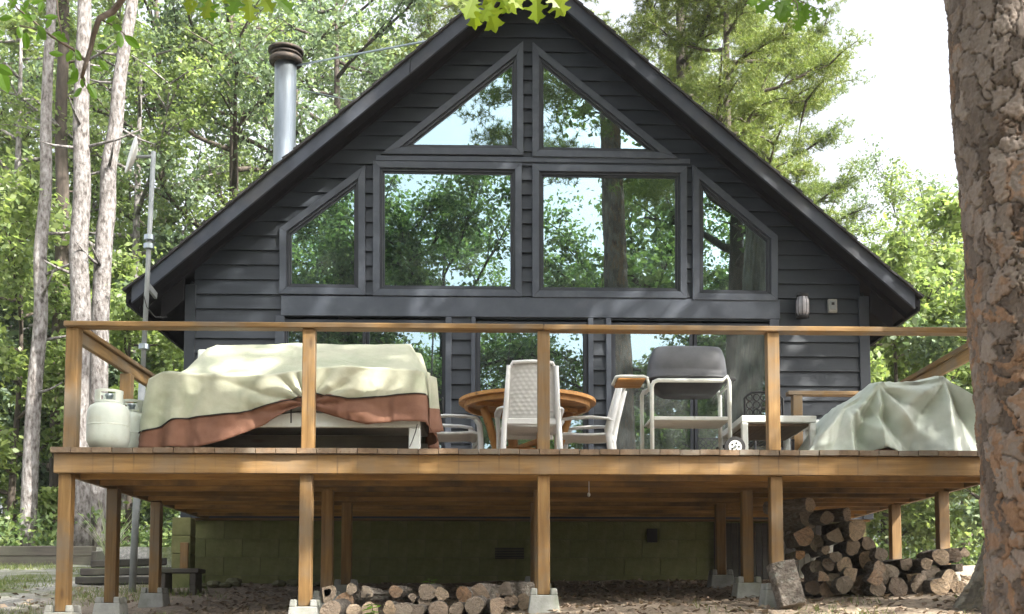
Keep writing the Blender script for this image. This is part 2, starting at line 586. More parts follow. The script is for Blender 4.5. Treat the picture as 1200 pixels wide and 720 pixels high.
M['leaf_mid'] = leafmat('leaf_mid', [(0.0, (0.05, 0.09, 0.04)), (0.45, (0.10, 0.15, 0.06)), (0.8, (0.16, 0.21, 0.08)), (1.0, (0.23, 0.275, 0.105))])
M['leaf_cool'] = leafmat('leaf_cool', [(0.0, (0.06, 0.095, 0.065)), (0.5, (0.12, 0.17, 0.11)), (1.0, (0.20, 0.25, 0.145))], trans=0.4)
M['leaf_yellow'] = leafmat('leaf_yellow', [(0.0, (0.085, 0.13, 0.052)), (0.5, (0.15, 0.20, 0.078)), (1.0, (0.24, 0.285, 0.115))], trans=0.48)
M['needle'] = leafmat('pine_needle', [(0.0, (0.07, 0.12, 0.03)), (0.5, (0.14, 0.19, 0.045)), (1.0, (0.24, 0.26, 0.06))], trans=0.25)
M['leaf_near'] = leafmat('leaf_near', [(0.0, (0.05, 0.11, 0.012)), (0.6, (0.085, 0.17, 0.018)), (1.0, (0.13, 0.22, 0.025))], trans=0.55, yellow=1.4)
M['leaf_oak'] = leafmat('leaf_oak', [(0.0, (0.08, 0.15, 0.012)), (0.5, (0.14, 0.20, 0.016)), (1.0, (0.22, 0.25, 0.02))], trans=0.55, yellow=1.4)
M['grass'] = leafmat('grass_blade', [(0.0, (0.07, 0.11, 0.03)), (0.6, (0.13, 0.17, 0.05)), (1.0, (0.24, 0.23, 0.10))], trans=0.3)
M['litter'] = leafmat('dead_leaf', [(0.0, (0.13, 0.09, 0.065)), (0.5, (0.27, 0.205, 0.15)), (0.85, (0.39, 0.315, 0.235)), (1.0, (0.52, 0.45, 0.36))],
                      trans=0.1, rough=0.8, yellow=1.0)

# ------------------------------------------------------------------ ground
def sstep(a, b, x):
    t = np.clip((x - a) / (b - a), 0, 1)
    return t * t * (3 - 2 * t)

def gz(x, y):
    x = np.asarray(x, float)
    y = np.asarray(y, float)
    z = np.where(y < 0, 0.125 * np.maximum(y, -9) + 0.02 * np.minimum(y + 9, 0), 0.082 * np.minimum(y, 8.6))
    z = z + 0.035 * np.maximum(y - 8.6, 0)
    z = z + 0.034 * np.clip(x - 0.3, -4.5, 4.5) * (1 - sstep(1.0, 6.0, y)) * sstep(-9.0, -3.0, y)
    left = 1 - sstep(-2.2, 0.0, x)
    z = z + 0.27 * left * sstep(8.56, 8.66, y)
    z = z + 0.012 * np.sin(x * 1.7 + 0.6) * np.cos(y * 1.3) + 0.006 * np.sin(x * 4.1 + y * 3.3)
    return z

def G(x, y):
    return float(gz(x, y))

def ground_mat():
    m, nt, out = nmat('forest_floor')
    L = nt.links.new
    tc = N(nt, "ShaderNodeTexCoord")
    v = tc.outputs["Object"]
    def nz(s, d=6.0, r=0.6):
        n = N(nt, "ShaderNodeTexNoise", Scale=s, Detail=d, Roughness=r)
        L(v, n.inputs["Vector"])
        return n.outputs["Fac"]
    soil = ramp(nt, nz(9.0), [(0.3, (0.15, 0.115, 0.085)), (0.5, (0.26, 0.205, 0.155)), (0.7, (0.37, 0.305, 0.24))])
    fleck = ramp(nt, nz(55.0, 3.0), [(0.4, (0.16, 0.125, 0.09)), (0.6, (0.38, 0.32, 0.25))])
    soil = mixc(nt, 0.5, soil, fleck)
    gravel = ramp(nt, nz(30.0), [(0.3, (0.17, 0.17, 0.155)), (0.55, (0.28, 0.275, 0.25)), (0.7, (0.40, 0.385, 0.35))])
    moss = ramp(nt, nz(20.0), [(0.35, (0.07, 0.095, 0.03)), (0.65, (0.15, 0.17, 0.06))])
    gravel = mixc(nt, ramp(nt, nz(1.6), [(0.45, (0, 0, 0)), (0.62, (1, 1, 1))]), gravel, moss)
    sp = N(nt, "ShaderNodeSeparateXYZ")
    L(v, sp.inputs[0])
    mr = N(nt, "ShaderNodeMapRange")
    mr.inputs[1].default_value = -3.0
    mr.inputs[2].default_value = -4.2
    ad = N(nt, "ShaderNodeMath", operation='MULTIPLY_ADD')
    ad.inputs[1].default_value = 1.2
    L(nz(1.3), ad.inputs[0])
    L(sp.outputs[0], ad.inputs[2])
    L(ad.outputs[0], mr.inputs[0])
    col = mixc(nt, mr.outputs[0], soil, gravel)
    bs = N(nt, "ShaderNodeBsdfPrincipled", Roughness=0.95)
    bs.inputs["Specular IOR Level"].default_value = 0.2
    L(col, bs.inputs["Base Color"])
    bp = N(nt, "ShaderNodeBump", Strength=0.9, Distance=0.03)
    L(nz(26.0), bp.inputs["Height"])
    L(bp.outputs[0], bs.inputs["Normal"])
    L(bs.outputs[0], out.inputs[0])
    return m

def axis_vals(lo, hi, dense_lo, dense_hi, fine, coarse):
    a = list(np.arange(lo, dense_lo, coarse)) + list(np.arange(dense_lo, dense_hi, fine)) + list(np.arange(dense_hi, hi + coarse, coarse))
    return np.array(a)

GEX, GEY = 120, 150
HAZE = 0.0006
gxs = axis_vals(-GEX, GEX, -12, 12, 0.2, 8.0)
gys = np.sort(np.concatenate([axis_vals(-90, GEY, -10, 20, 0.2, 8.0), [8.56, 8.66]]))
gX, gY = np.meshgrid(gxs, gys)
gZ = gz(gX, gY)
gZ = gZ + np.where((np.abs(gX) < 9) & (gY > -8) & (gY < 9), 0.02 * np.sin(gX * 7.3 + gY * 2) * np.sin(gY * 6.1 - gX), 0.0) * 0.5
me = bpy.data.meshes.new("ground")
nx, ny = len(gxs), len(gys)
ii = np.arange(nx * ny).reshape(ny, nx)
quads = np.stack([ii[:-1, :-1], ii[:-1, 1:], ii[1:, 1:], ii[1:, :-1]], -1).reshape(-1, 4)

def np_mesh(name, V, Q, mats, smooth=False, midx=None):
    me = bpy.data.meshes.new(name)
    V = np.ascontiguousarray(V, dtype=np.float32)
    Q = np.ascontiguousarray(Q, dtype=np.int32)
    k = Q.shape[1]
    me.vertices.add(len(V))
    me.vertices.foreach_set("co", V.ravel())
    me.loops.add(Q.size)
    me.loops.foreach_set("vertex_index", Q.ravel())
    me.polygons.add(len(Q))
    me.polygons.foreach_set("loop_start", np.arange(0, Q.size, k, dtype=np.int32))
    if smooth:
        me.polygons.foreach_set("use_smooth", np.ones(len(Q), dtype=bool))
    for m in (mats if isinstance(mats, (list, tuple)) else [mats]):
        me.materials.append(m)
    if midx is not None:
        me.polygons.foreach_set("material_index", np.ascontiguousarray(midx, dtype=np.int32))
    me.update(calc_edges=True)
    return me

M['ground'] = ground_mat()
ground = link("ground", np_mesh("ground", np.stack([gX.ravel(), gY.ravel(), gZ.ravel()], 1), quads, M['ground'], True))
tag(ground, "brown leaf-littered forest floor turning to grey gravel on the left", "ground", kind="structure")

# ------------------------------------------------------------------ cabin
HY = 4.2            # front wall plane
RY = 3.74           # barge board plane
HB = 13.2           # back wall
xl, xr = PX(217, 400, HY), PX(1018, 400, HY)
DZ = PZ(600, 527, 0.0)          # deck surface height
cabin = thing("cabin", "dark charcoal gabled cabin with tall triangular and square windows behind the deck", "cabin",
              ((xl + xr) / 2, HY + 4, G(0, 4.2)))

rg = P(613, -47, RY)
tipL, tipR = P(147, 343, RY), P(1079, 345, RY)
xc = (tipL.x + tipR.x) / 2
zr = rg.z
half = (tipR.x - tipL.x) / 2
ze = (tipL.z + tipR.z) / 2
sl = (zr - ze) / half
cosr, sinr = 1 / math.hypot(1, sl), sl / math.hypot(1, sl)

def roof_z(x, drop=0.0):
    """height of the roof top plane at x, lowered by drop perpendicular to the slope"""
    return zr - sl * abs(x - xc) - drop / cosr

def offset_poly(pts, d):
    n = len(pts)
    a = sum(pts[i][0] * pts[(i + 1) % n][1] - pts[(i + 1) % n][0] * pts[i][1] for i in range(n))
    s = 1.0 if a > 0 else -1.0
    lines = []
    for i in range(n):
        p, q = pts[i], pts[(i + 1) % n]
        ex, ez = q[0] - p[0], q[1] - p[1]
        l = math.hypot(ex, ez)
        nx_, nz_ = s * ez / l, -s * ex / l
        lines.append(((p[0] + nx_ * d, p[1] + nz_ * d), (ex / l, ez / l)))
    out = []
    for i in range(n):
        (p, u), (q, w) = lines[i - 1], lines[i]
        den = u[0] * w[1] - u[1] * w[0]
        t = ((q[0] - p[0]) * w[1] - (q[1] - p[1]) * w[0]) / den
        out.append((p[0] + u[0] * t, p[1] + u[1] * t))
    return out

def wp(*pts):
    return [(PX(x, y, HY), PZ(x, y, HY)) for x, y in pts]

windows = [
    ("left triangular gable window reflecting open sky", wp((484, 170), (600, 171), (600, 78))),
    ("right triangular gable window reflecting leaves", wp((637, 173), (757, 175), (637, 79))),
    ("large left picture window reflecting sunlit leaves", wp((451, 335), (598, 336), (598, 206), (451, 204))),
    ("large right picture window reflecting a tree trunk", wp((637, 337), (791, 338), (791, 210), (637, 208))),
    ("left sloped-top window", wp((342, 333), (415, 334), (415, 222), (342, 276))),
    ("right sloped-top window", wp((824, 340), (897, 341), (897, 284), (824, 223))),
]
zdoor = DZ + 0.09
def door_rect(x0, x1, ytop):
    return [(PX(x0, ytop, HY), zdoor), (PX(x1, ytop, HY), zdoor), (PX(x1, ytop, HY), PZ(x1, ytop, HY)), (PX(x0, ytop, HY), PZ(x0, ytop, HY))]
doors = [
    ("left sliding glass door behind the covered bench", [door_rect(338, 425, 384), door_rect(433, 518, 384)]),
    ("centre fixed glass panel behind the table", [door_rect(563, 683, 386)]),
    ("right sliding glass door behind the grill", [door_rect(721, 808, 388), door_rect(817, 897, 388)]),
]

openings = [offset_poly(g, 0.095) for _, g in windows]
door_outer = []
for _, panes in doors:
    xs = [p[0] for g in panes for p in g]
    zt = max(p[1] for g in panes for p in g)
    door_outer.append((min(xs) - 0.05, max(xs) + 0.05, zdoor - 0.09, zt + 0.075))
openings += [[(a - 0.03, c), (b + 0.03, c), (b + 0.03, d + 0.03), (a - 0.03, d + 0.03)] for a, b, c, d in door_outer]
band_z0, band_z1 = PZ(600, 373, HY), PZ(600, 350, HY)
bx0, bx1 = PX(330, 360, HY), PX(913, 360, HY)
openings.append([(bx0 + .02, band_z0 + .02), (bx1 - .02, band_z0 + .02), (bx1 - .02, band_z1 - .02), (bx0 + .02, band_z1 - .02)])

def span(poly, z):
    xs = []
    n = len(poly)
    for i in range(n):
        (x0, z0), (x1, z1) = poly[i], poly[(i + 1) % n]
        if abs(z1 - z0) < 1e-9:
            if abs(z - z0) < 1e-7:
                xs += [x0, x1]
            continue
        t = (z - z0) / (z1 - z0)
        if -1e-7 <= t <= 1 + 1e-7:
            xs.append(x0 + (x1 - x0) * t)
    return (min(xs), max(xs)) if xs else None

# lapped siding boards, cut round every opening and along the rake
COURSE = 0.166
zbot = PZ(1000, 609, HY)
corner_w = 0.115
vbreaks = sorted({z for p in openings for _, z in p})
def wall_limits(z):
    h = (zr - 0.10 / cosr - z) / sl
    return max(xl + corner_w - .02, xc - h), min(xr - corner_w + .02, xc + h)
kink = zr - 0.10 / cosr - sl * (xc - xl - corner_w + .02)
kink2 = zr - 0.10 / cosr - sl * (xr - corner_w + .02 - xc)
z = zbot
while z < zr - 0.2:
    z1 = min(z + COURSE, zr - 0.16)
    lv = [z] + [b for b in vbreaks + [kink, kink2] if z + 1e-4 < b < z1 - 1e-4] + [z1]
    lv = sorted(lv)
    traps = []
    for a, b in zip(lv[:-1], lv[1:]):
        if b - a < 1e-4:
            continue
        zm = (a + b) / 2
        e = 1e-5
        la, lb = wall_limits(a), wall_limits(b)
        cuts = []
        for p in openings:
            s = span(p, zm)
            if s:
                sa, sb = span(p, a + e), span(p, b - e)
                if sa and sb:
                    cuts.append((s[0], sa, sb))
        cuts.sort()
        cl_a, cl_b = la[0], lb[0]
        for _, sa, sb in cuts:
            if sa[0] > cl_a + .004 or sb[0] > cl_b + .004:
                traps.append((a, b, cl_a, cl_b, max(sa[0], cl_a), max(sb[0], cl_b)))
            cl_a, cl_b = max(cl_a, sa[1]), max(cl_b, sb[1])
        if la[1] > cl_a + .004 or lb[1] > cl_b + .004:
            traps.append((a, b, cl_a, cl_b, max(la[1], cl_a), max(lb[1], cl_b)))
    groups = []
    for t in traps:
        hit = [g for g in groups if any(abs(t[0] - u[1]) < 1e-4 and min(t[4], u[5]) - max(t[2], u[3]) > 0.01 for u in g)]
        new = [t]
        for g in hit:
            new = g + new
            groups.remove(g)
        groups.append(new)
    for g in groups:
        mb = MB()
        jit = random.uniform(-.0015, .0015)
        for a, b, xa0, xb0, xa1, xb1 in g:
            ya = HY - 0.026 * (1 - (a - z) / COURSE) + jit - .004
            yb = HY - 0.026 * (1 - (b - z) / COURSE) + jit - .004
            mb.hexa([(xa0, ya, a), (xa1, ya, a), (xa1, ya + .02, a), (xa0, ya + .02, a),
                     (xb0, yb, b), (xb1, yb, b), (xb1, yb + .02, b), (xb0, yb + .02, b)])
        mb.build("siding_board", M['siding'], cabin)
    z += COURSE

# corner boards, band and mullion trim
def board(x0, x1, z0, z1, y0, y1, name="trim_board", mat='trim', parent=cabin):
    return MB().box(x0, x1, y0, y1, z0, z1).build(name, M[mat], parent, bevel=.004)
board(xl, xl + corner_w, zbot, roof_z(xl, .19), HY - .042, HY + .05, "corner_board", 'siding')
board(xr - corner_w, xr, zbot, roof_z(xr, .19), HY - .042, HY + .05, "corner_board", 'siding')
board(bx0, bx1, band_z0, band_z1, HY - .045, HY, "band_board")
board(PX(441, 188, HY), PX(808, 188, HY), PZ(600, 191.5, HY), PZ(600, 185.5, HY), HY - .040, HY, "band_board")
for x0, x1 in ((522, 529), (552, 557), (689, 695), (710, 716)):
    board(PX(x0, 450, HY), PX(x1, 450, HY), zdoor - .09, band_z0 - .003, HY - .052, HY - .012)
board(PX(322, 450, HY), PX(333, 450, HY), zdoor - .09, band_z0 - .003, HY - .044, HY)
board(PX(902, 450, HY), PX(913, 450, HY), zdoor - .09, band_z0 - .003, HY - .044, HY)

def ring_boards(inner, outer, y0, y1, mat, name, parent):
    n = len(inner)
    for i in range(n):
        j = (i + 1) % n
        MB().prism([inner[i], inner[j], outer[j], outer[i]], y0, y1).build(name, M[mat], parent, bevel=.003)

for lab, g in windows:
    pane = MB().prism(offset_poly(g, .01), HY - .004, HY + .004).build("window", M['glass'], cabin)
    pane["label"] = lab
    f1, f2, f3 = offset_poly(g, 0.022), offset_poly(g, 0.052), offset_poly(g, 0.128)
    ring_boards(g, f1, HY - .012, HY + .03, 'sash', "sash", pane)
    ring_boards(f1, f2, HY - .030, HY + .03, 'sash', "frame", pane)
    ring_boards(f2, f3, HY - .058, HY + .01, 'trim', "trim_board", pane)

for (lab, panes), (a, b, c, d) in zip(doors, door_outer):
    fr = MB()
    fr.box(a, b, HY - .025, HY + .06, d - .045, d)
    fr.box(a, b, HY - .025, HY + .06, c, c + .05)
    fr.box(a, a + .035, HY - .025, HY + .06, c + .05, d - .045)
    fr.box(b - .035, b, HY - .025, HY + .06, c + .05, d - .045)
    dr = fr.build("door", M['sash'], cabin, bevel=.003)
    dr["label"] = lab
    for k, g in enumerate(panes):
        yy = HY + (0.012 if k == 0 else 0.035)
        MB().prism(offset_poly(g, .006), yy - .004, yy + .004).build("pane", M['door_glass' if 'grill' in lab else 'glass'], dr)
        o = offset_poly(g, .034)
        n = len(g)
        mb = MB()
        for i in range(n):
            j = (i + 1) % n
            mb.prism([g[i], g[j], o[j], o[i]], yy - .018, yy + .018)
        mb.build("sash", M['sash'], dr)
    if len(panes) == 2:
        hx = panes[0][0][0] - .015 if 'grill' in lab else panes[1][1][0] + .015
        mb = MB()
        mb.tube([(hx, HY - .01, DZ + .98), (hx, HY - .05, DZ + 1.0), (hx, HY - .05, DZ + 1.16), (hx, HY - .01, DZ + 1.18)], .011, 8)
        mb.build("handle", M['black'], dr, True)

# roof
EAVE_L, EAVE_R = tipL.x, tipR.x
def slope_prism(side, d0, d1, y0, y1, x_in=None, x_out=None):
    """slab between two depths (perpendicular) below the roof plane, one slope"""
    xo = (EAVE_L if side < 0 else EAVE_R) if x_out is None else x_out
    xi = xc if x_in is None else x_in
    return MB().prism([(xi, roof_z(xi, d0)), (xo, roof_z(xo, d0)), (xo, roof_z(xo, d1)), (xi, roof_z(xi, d1))], y0, y1)

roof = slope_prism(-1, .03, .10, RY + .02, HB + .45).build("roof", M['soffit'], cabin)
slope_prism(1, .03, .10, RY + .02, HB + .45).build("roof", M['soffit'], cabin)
jx = PX(481, 60, RY)
def barge(side, x_in, x_out):
    slope_prism(side, .022, .155, RY - .02, RY + .018, x_in, x_out).build("barge_board", M['fascia'], roof, bevel=.004)
barge(-1, xc, jx + .003)
barge(-1, jx - .003, EAVE_L + .07)
barge(1, xc, EAVE_R - .07)
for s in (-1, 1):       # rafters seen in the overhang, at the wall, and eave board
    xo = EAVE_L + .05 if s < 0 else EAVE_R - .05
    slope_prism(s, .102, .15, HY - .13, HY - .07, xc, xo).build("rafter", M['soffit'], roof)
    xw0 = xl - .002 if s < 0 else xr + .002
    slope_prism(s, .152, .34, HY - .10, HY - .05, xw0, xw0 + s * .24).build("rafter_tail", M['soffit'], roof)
    x_e = EAVE_L if s < 0 else EAVE_R
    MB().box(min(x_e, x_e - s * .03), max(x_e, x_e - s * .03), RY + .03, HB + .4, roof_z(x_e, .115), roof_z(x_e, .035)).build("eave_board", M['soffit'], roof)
    L_sl = half / cosr
    n = 36
    for i in range(n):
        d0 = L_sl * i / n - .02
        d1 = L_sl * (i + 1) / n + .03
        e = -1 if s < 0 else 1
        wob = random.uniform(-.012, .012)
        def pt(d, h):
            return (xc + e * (L_sl - d) * cosr + e * h * sinr, zr - (L_sl - d) * sinr + h * cosr)
        MB().prism([pt(d0, -.02), pt(d1, -.022), pt(d1, -.012), pt(d0, .008)], RY - .055 + wob, HB + .5).build("shingle_course", M['shingle'], roof)

# side and back walls, floor, block foundation
side = MB()
for x, s in ((xl + .03, -1), (xr - .03, 1)):
    z = zbot
    top = roof_z(x, .16)
    while z < top:
        z1 = min(z + COURSE, top)
        x_o, x_i = x + s * .02, x
        side.hexa([(min(x_o, x - s * .02), HY + .06, z), (max(x_o, x - s * .02), HY + .06, z), (max(x_o, x - s * .02), HB, z), (min(x_o, x - s * .02), HB, z),
                   (min(x_i, x - s * .02), HY + .06, z1), (max(x_i, x - s * .02), HY + .06, z1), (max(x_i, x - s * .02), HB, z1), (min(x_i, x - s * .02), HB, z1)])
        z = z1
side.build("side_wall", M['siding'], cabin)
MB().prism([(xl, zbot), (xr, zbot), (xr, roof_z(xr, .16)), (xc, roof_z(xc, .16)), (xl, roof_z(xl, .16))], HB - .05, HB).build("back_wall", M['siding'], cabin)
MB().box(xl + .06, xr - .06, HY + .06, HB - .06, zbot + .005, DZ + .02).build("interior_floor", M['inner'], cabin)
MB().prism([(xl + .06, DZ + .02), (xr - .06, DZ + .02), (xr - .06, roof_z(xr, .2)), (xc, roof_z(xc, .2)), (xl + .06, roof_z(xl, .2))], HY + 4.5, HY + 4.6).build("interior_wall", M['inner'], cabin)

FY = HY + .05
fz1 = PZ(600, 611, FY)
found = MB().box(xl + .05, xr - .05, FY + .012, FY + .2, .1, fz1).build("foundation", M['mortar'], cabin)
bm_full = MB().box(0, .394, 0, .19, 0, .1945).mesh("block", M['block'])
row = 0
z = fz1 - .2
while z > .05:
    x = xl + .06 - (.2 if row % 2 else 0)
    while x < xr - .07:
        x0, x1 = max(x, xl + .06), min(x + .394, xr - .06)
        if x1 - x0 > .05:
            if x1 - x0 > .385:
                o = link("block", bm_full, found)
                o.location = Vector((x0, FY + random.uniform(-.004, .004), z)) - wpos(found)
            else:
                MB().box(x0, x1, FY, FY + .19, z, z + .1945).build("block", M['block'], found)
        x += .40
    z -= .20
    row += 1
MB().box(xl + .02, xr - .02, FY - .035, FY + .15, fz1 + .002, fz1 + .062).build("sill_plate", M['cedar_x'], cabin, bevel=.004)
MB().box(xl, xr, HY - .03, HY + .1, fz1 + .066, zbot + .003).build("skirt_board", M['siding'], cabin)
mb = MB()
for k in range(7):
    zz = PZ(592, 655, FY) + .018 * k
    mb.box(PX(580, 650, FY), PX(614, 650, FY), FY - .02, FY - .006, zz, zz + .012)
mb.build("vent_grille", M['black'], cabin)
MB().box(PX(758, 625, FY), PX(770, 625, FY), FY - .03, FY - .006, PZ(764, 636, FY), PZ(764, 620, FY)).build("wall_outlet_cover", M['black'], cabin)
for k in range(25):
    x0 = PX(836 + 7 * k, 640, FY)
    MB().box(x0, x0 + .06, FY - .05, FY - .03, .28, fz1 - .02).build("skirt_plank", M['dark_x'], cabin)

# wall lantern and outlet box: fixed to the wall, but pieces of their own
wl = P(937, 362, HY)
lan = thing("wall_lantern", "black wall lantern with ribbed glass shade right of the sloped window", "lantern", (wl.x, HY - .05, wl.z - .15))
c = Vector((wl.x, HY - .13, wl.z))
MB().box(c.x - .055, c.x + .02, HY - .05, HY - .025, c.z - .12, c.z + .1).build("backplate", M['black'], lan, bevel=.004)
MB().tube([(c.x, HY - .03, c.z + .11), (c.x, HY - .13, c.z + .12)], .012, 8).build("arm", M['black'], lan)
MB().lathe([(.03, .14), (.062, .13), (.066, .10), (.06, .095)], c, 20).build("cap", M['black'], lan, True)
sh = MB()
prof = [(.055, -.115), (.072, -.08), (.077, -.02), (.074, .04), (.06, .093)]
sh.lathe(prof, c, 24)
sh.build("glass_shade", M['lamp_glass'], lan, True)
for k in range(10):
    an = k * math.pi / 5
    MB().tube([(c.x + (r + .001) * math.cos(an), c.y + (r + .001) * math.sin(an), c.z + z_) for r, z_ in prof], .0035, 5).build("rib", M['black'], lan)
MB().lathe([(.045, -.14), (.068, -.135), (.068, -.118), (.05, -.114)], c, 20).build("base_ring", M['black'], lan, True)
wb = P(974, 360, HY)
ob = thing("outlet_box", "small grey weatherproof outlet box beside the wall lantern", "outlet box", (wb.x, HY - .05, wb.z))
MB().box(wb.x - .05, wb.x + .05, HY - .07, HY - .025, wb.z - .075, wb.z + .075).build("housing", M['concrete'], ob, bevel=.008, seg=2)
MB().box(wb.x - .035, wb.x + .035, HY - .082, HY - .072, wb.z - .05, wb.z + .05).build("cover", M['pole'], ob, bevel=.005)
MB().box(wb.x - .02, wb.x + .012, HY - .089, HY - .083, wb.z + .0, wb.z + .03).build("latch", M['black'], ob)

# stove pipe
SY = 6.4
sp0 = P(333, 190, SY)
spt = PZ(333, 74, SY)
pipe = thing("stove_pipe", "tall galvanised stove pipe with a rusty cap rising above the left roof slope", "stove pipe", (sp0.x, SY, roof_z(sp0.x)))
r = 13.0 * (SY + 8.1) / FPX
zb = roof_z(sp0.x) - .25
MB().lathe([(r, zb), (r, zb + .9), (r * 1.03, zb + .905), (r * 1.03, zb + .93), (r, zb + .935), (r, spt)], (sp0.x, SY, 0), 28).build("pipe", M['galv'], pipe, True)
MB().lathe([(r * 1.35, spt - .02), (r * 1.5, spt), (r * 1.5, spt + .05), (r * 1.3, spt + .06)], (sp0.x, SY, 0), 28).build("collar", M['rust'], pipe, True)
MB().lathe([(r * 1.25, spt + .062), (r * 1.25, spt + .13)], (sp0.x, SY, 0), 28).build("vent_screen", M['black'], pipe, True)
MB().lathe([(r * 1.5, spt + .13), (r * 1.62, spt + .14), (r * 1.62, spt + .17), (r * 1.1, spt + .20), (r * .3, spt + .215)], (sp0.x, SY, 0), 28).build("cap", M['rust'], pipe, True)
MB().lathe([(r * 1.4, spt + .085), (r * 1.44, spt + .09), (r * 1.44, spt + .105), (r * 1.4, spt + .11)], (sp0.x, SY, 0), 28).build("ring", M['rust'], pipe, True)
def on_roof(px, py):
    """where the sight line through a pixel meets the roof plane"""
    for k in range(400):
        q = P(px, py, RY + .1 + .024 * k)
        if q.z <= roof_z(q.x) and q.x < xc:
            continue
        return q
    return q
def roof_hit(px, py):
    best = None
    for k in range(500):
        q = P(px, py, RY + .05 + .02 * k)
        d = abs(q.z - roof_z(q.x))
        if best is None or d < best[0]:
            best = (d, q)
    return best[1]
e1 = roof_hit(540, 41)
MB().tube([(sp0.x + r, SY, spt - .03), tuple(e1)], .014, 6).build("brace_rod", M['galv'], pipe)
MB().tube([(sp0.x + r, SY, spt - .35), tuple(roof_hit(470, 130))], .006, 6).build("guy_wire", M['galv'], pipe)

# antenna mast with dish
MY = 3.45
m0 = Vector((PX(155, 685, MY), MY, G(PX(155, 685, MY), MY)))
m1 = P(180, 178, MY)
mast = thing("antenna_mast", "slim grey steel mast with small pale dish clamped to the left eave", "mast", m0)
MB().tube([m0 - Vector((0, 0, .05)), m0.lerp(m1, .5)], .036, 12).build("lower_pole", M['pole'], mast, True)
MB().tube([m0.lerp(m1, .5), m1], .025, 12).build("upper_pole", M['pole'], mast, True)
bk = P(171, 332, MY)
MB().beam(bk, (tipL.x + .33, RY - .02, bk.z - .06), .03, .07).build("bracket", M['pole'], mast, bevel=.003)
for f in (.55, .78, .80):
    q = m0.lerp(m1, f)
    MB().lathe([(.045, -.03), (.055, -.025), (.055, .025), (.045, .03)], q, 12).build("clamp", M['galv'], mast)
dc = P(160, 184, MY)
dish = MB()
nv = Vector((-.86, -.45, .2)).normalized()
u = nv.orthogonal().normalized()
w_ = nv.cross(u)
o = len(dish.v)
rings = [(0, 0), (.08, .008), (.15, .03), (.2, .055)]
vs = []
for rr, hh in rings[1:]:
    for j in range(24):
        a = 2 * math.pi * j / 24
        vs.append(dc + nv * hh + (u * math.cos(a) + w_ * math.sin(a)) * rr)
fs = [tuple(range(24))]
for i in range(2):
    for j in range(24):
        fs.append((i * 24 + j, i * 24 + (j + 1) % 24, (i + 1) * 24 + (j + 1) % 24, (i + 1) * 24 + j))
dish.add(vs, fs)
do = dish.build("dish", M['white'], mast, True)
md = do.modifiers.new("solid", 'SOLIDIFY'); md.thickness = .012
MB().tube([dc - nv * .0, m1 + Vector((0, 0, -.05))], .018, 8).build("dish_arm", M['pole'], mast)
MB().tube([P(168, 345, MY - .05), P(172, 360, MY - .06), P(182, 372, MY + .02), P(196, 372, MY + .1)], .006, 6).build("cable", M['black'], mast)

# ------------------------------------------------------------------ deck
dx0, dx1 = PX(61, 540, 0), PX(1190, 540, 0)
deck = thing("deck", "raised cedar-stained timber deck with open railing in front of the cabin", "deck", ((dx0 + dx1) / 2, 2, 0.1))
bw, gap = .1405, .0055
nb = int((dx1 - dx0) / (bw + gap))
bw = (dx1 - dx0) / nb - gap
bmesh_v = [MB().box(0, bw, 0, HY - .06 + .0, -.038, 0).mesh("deck_board", M['deck_y']) for _ in range(1)]
for i in range(nb):
    o = link("deck_board", bmesh_v[0], deck)
    o.location = Vector((dx0 + i * (bw + gap), -.035 + random.uniform(-.008, .004), DZ + random.uniform(-.002, .002))) - wpos(deck)
jz1 = DZ - .0415
jz0 = jz1 - .14
M['rim_x'] = wood('x', 'cedar_rim', cedar, (0.17, 0.12, 0.072), drip=(dx0 - gap / 2, bw + gap), offset_rnd=False)
MB().box(dx0 + .01, dx1 - .01, 0, .038, jz0, jz1).build("rim_board", M['rim_x'], deck, bevel=.004)
for x in (dx0 + .012, dx1 - .05):
    MB().box(x, x + .038, .04, HY - .07, jz0 + .001, jz1 - .001).build("rim_board", M['cedar_y'], deck, bevel=.004)
k = 1
yj = .40
jm = MB().box(dx0 + .052, dx1 - .052, 0, .038, jz0 + .002, jz1 - .001).mesh("joist", M['joist_x'])
while yj < HY - .2:
    o = link("joist", jm, deck)
    o.location = Vector((0, yj, 0)) - wpos(deck)
    yj += .406
col_x = [PX(77, 600, .08), PX(359, 600, .08), PX(637, 600, .08), PX(909, 600, .08), 3.64]
rows_y = [.085, 1.07, 2.2]
PW = .09
nfoot = ["far left", "second from the left", "middle", "second from the right", "far right"]
rown = ["front", "second", "third"]

def deck_block(x, y, label):
    zg = G(x, y)
    t = thing("deck_block", label, "concrete block", (x, y, zg), "concrete deck blocks under the posts")
    mb = MB()
    b, tp, h = .118, .092, .165
    z0, z1, zn = zg - .03, zg + h, zg + h - .05
    n = .05
    # block with a cross slot in the top: lower frustum and two raised shoulders
    def lvl(zz):
        f = (zz - z0) / (z1 - z0)
        return b + (tp - b) * f
    a, c_ = lvl(z0), lvl(zn)
    mb.hexa([(x - a, y - a, z0), (x + a, y - a, z0), (x + a, y + a, z0), (x - a, y + a, z0),
             (x - c_, y - c_, zn), (x + c_, y - c_, zn), (x + c_, y + c_, zn), (x - c_, y + c_, zn)])
    e = lvl(z1)
    for sx in (-1, 1):
        for sy in (-1, 1):
            q = sorted((sx * n, sx * c_)), sorted((sy * n, sy * c_))
            r = sorted((sx * n, sx * e)), sorted((sy * n, sy * e))
            mb.hexa([(x + q[0][0], y + q[1][0], zn - .001), (x + q[0][1], y + q[1][0], zn - .001), (x + q[0][1], y + q[1][1], zn - .001), (x + q[0][0], y + q[1][1], zn - .001),
                     (x + r[0][0], y + r[1][0], z1), (x + r[0][1], y + r[1][0], z1), (x + r[0][1], y + r[1][1], z1), (x + r[0][0], y + r[1][1], z1)])
    mb.build("footing", M['concrete'], t, bevel=.006)
    return zn

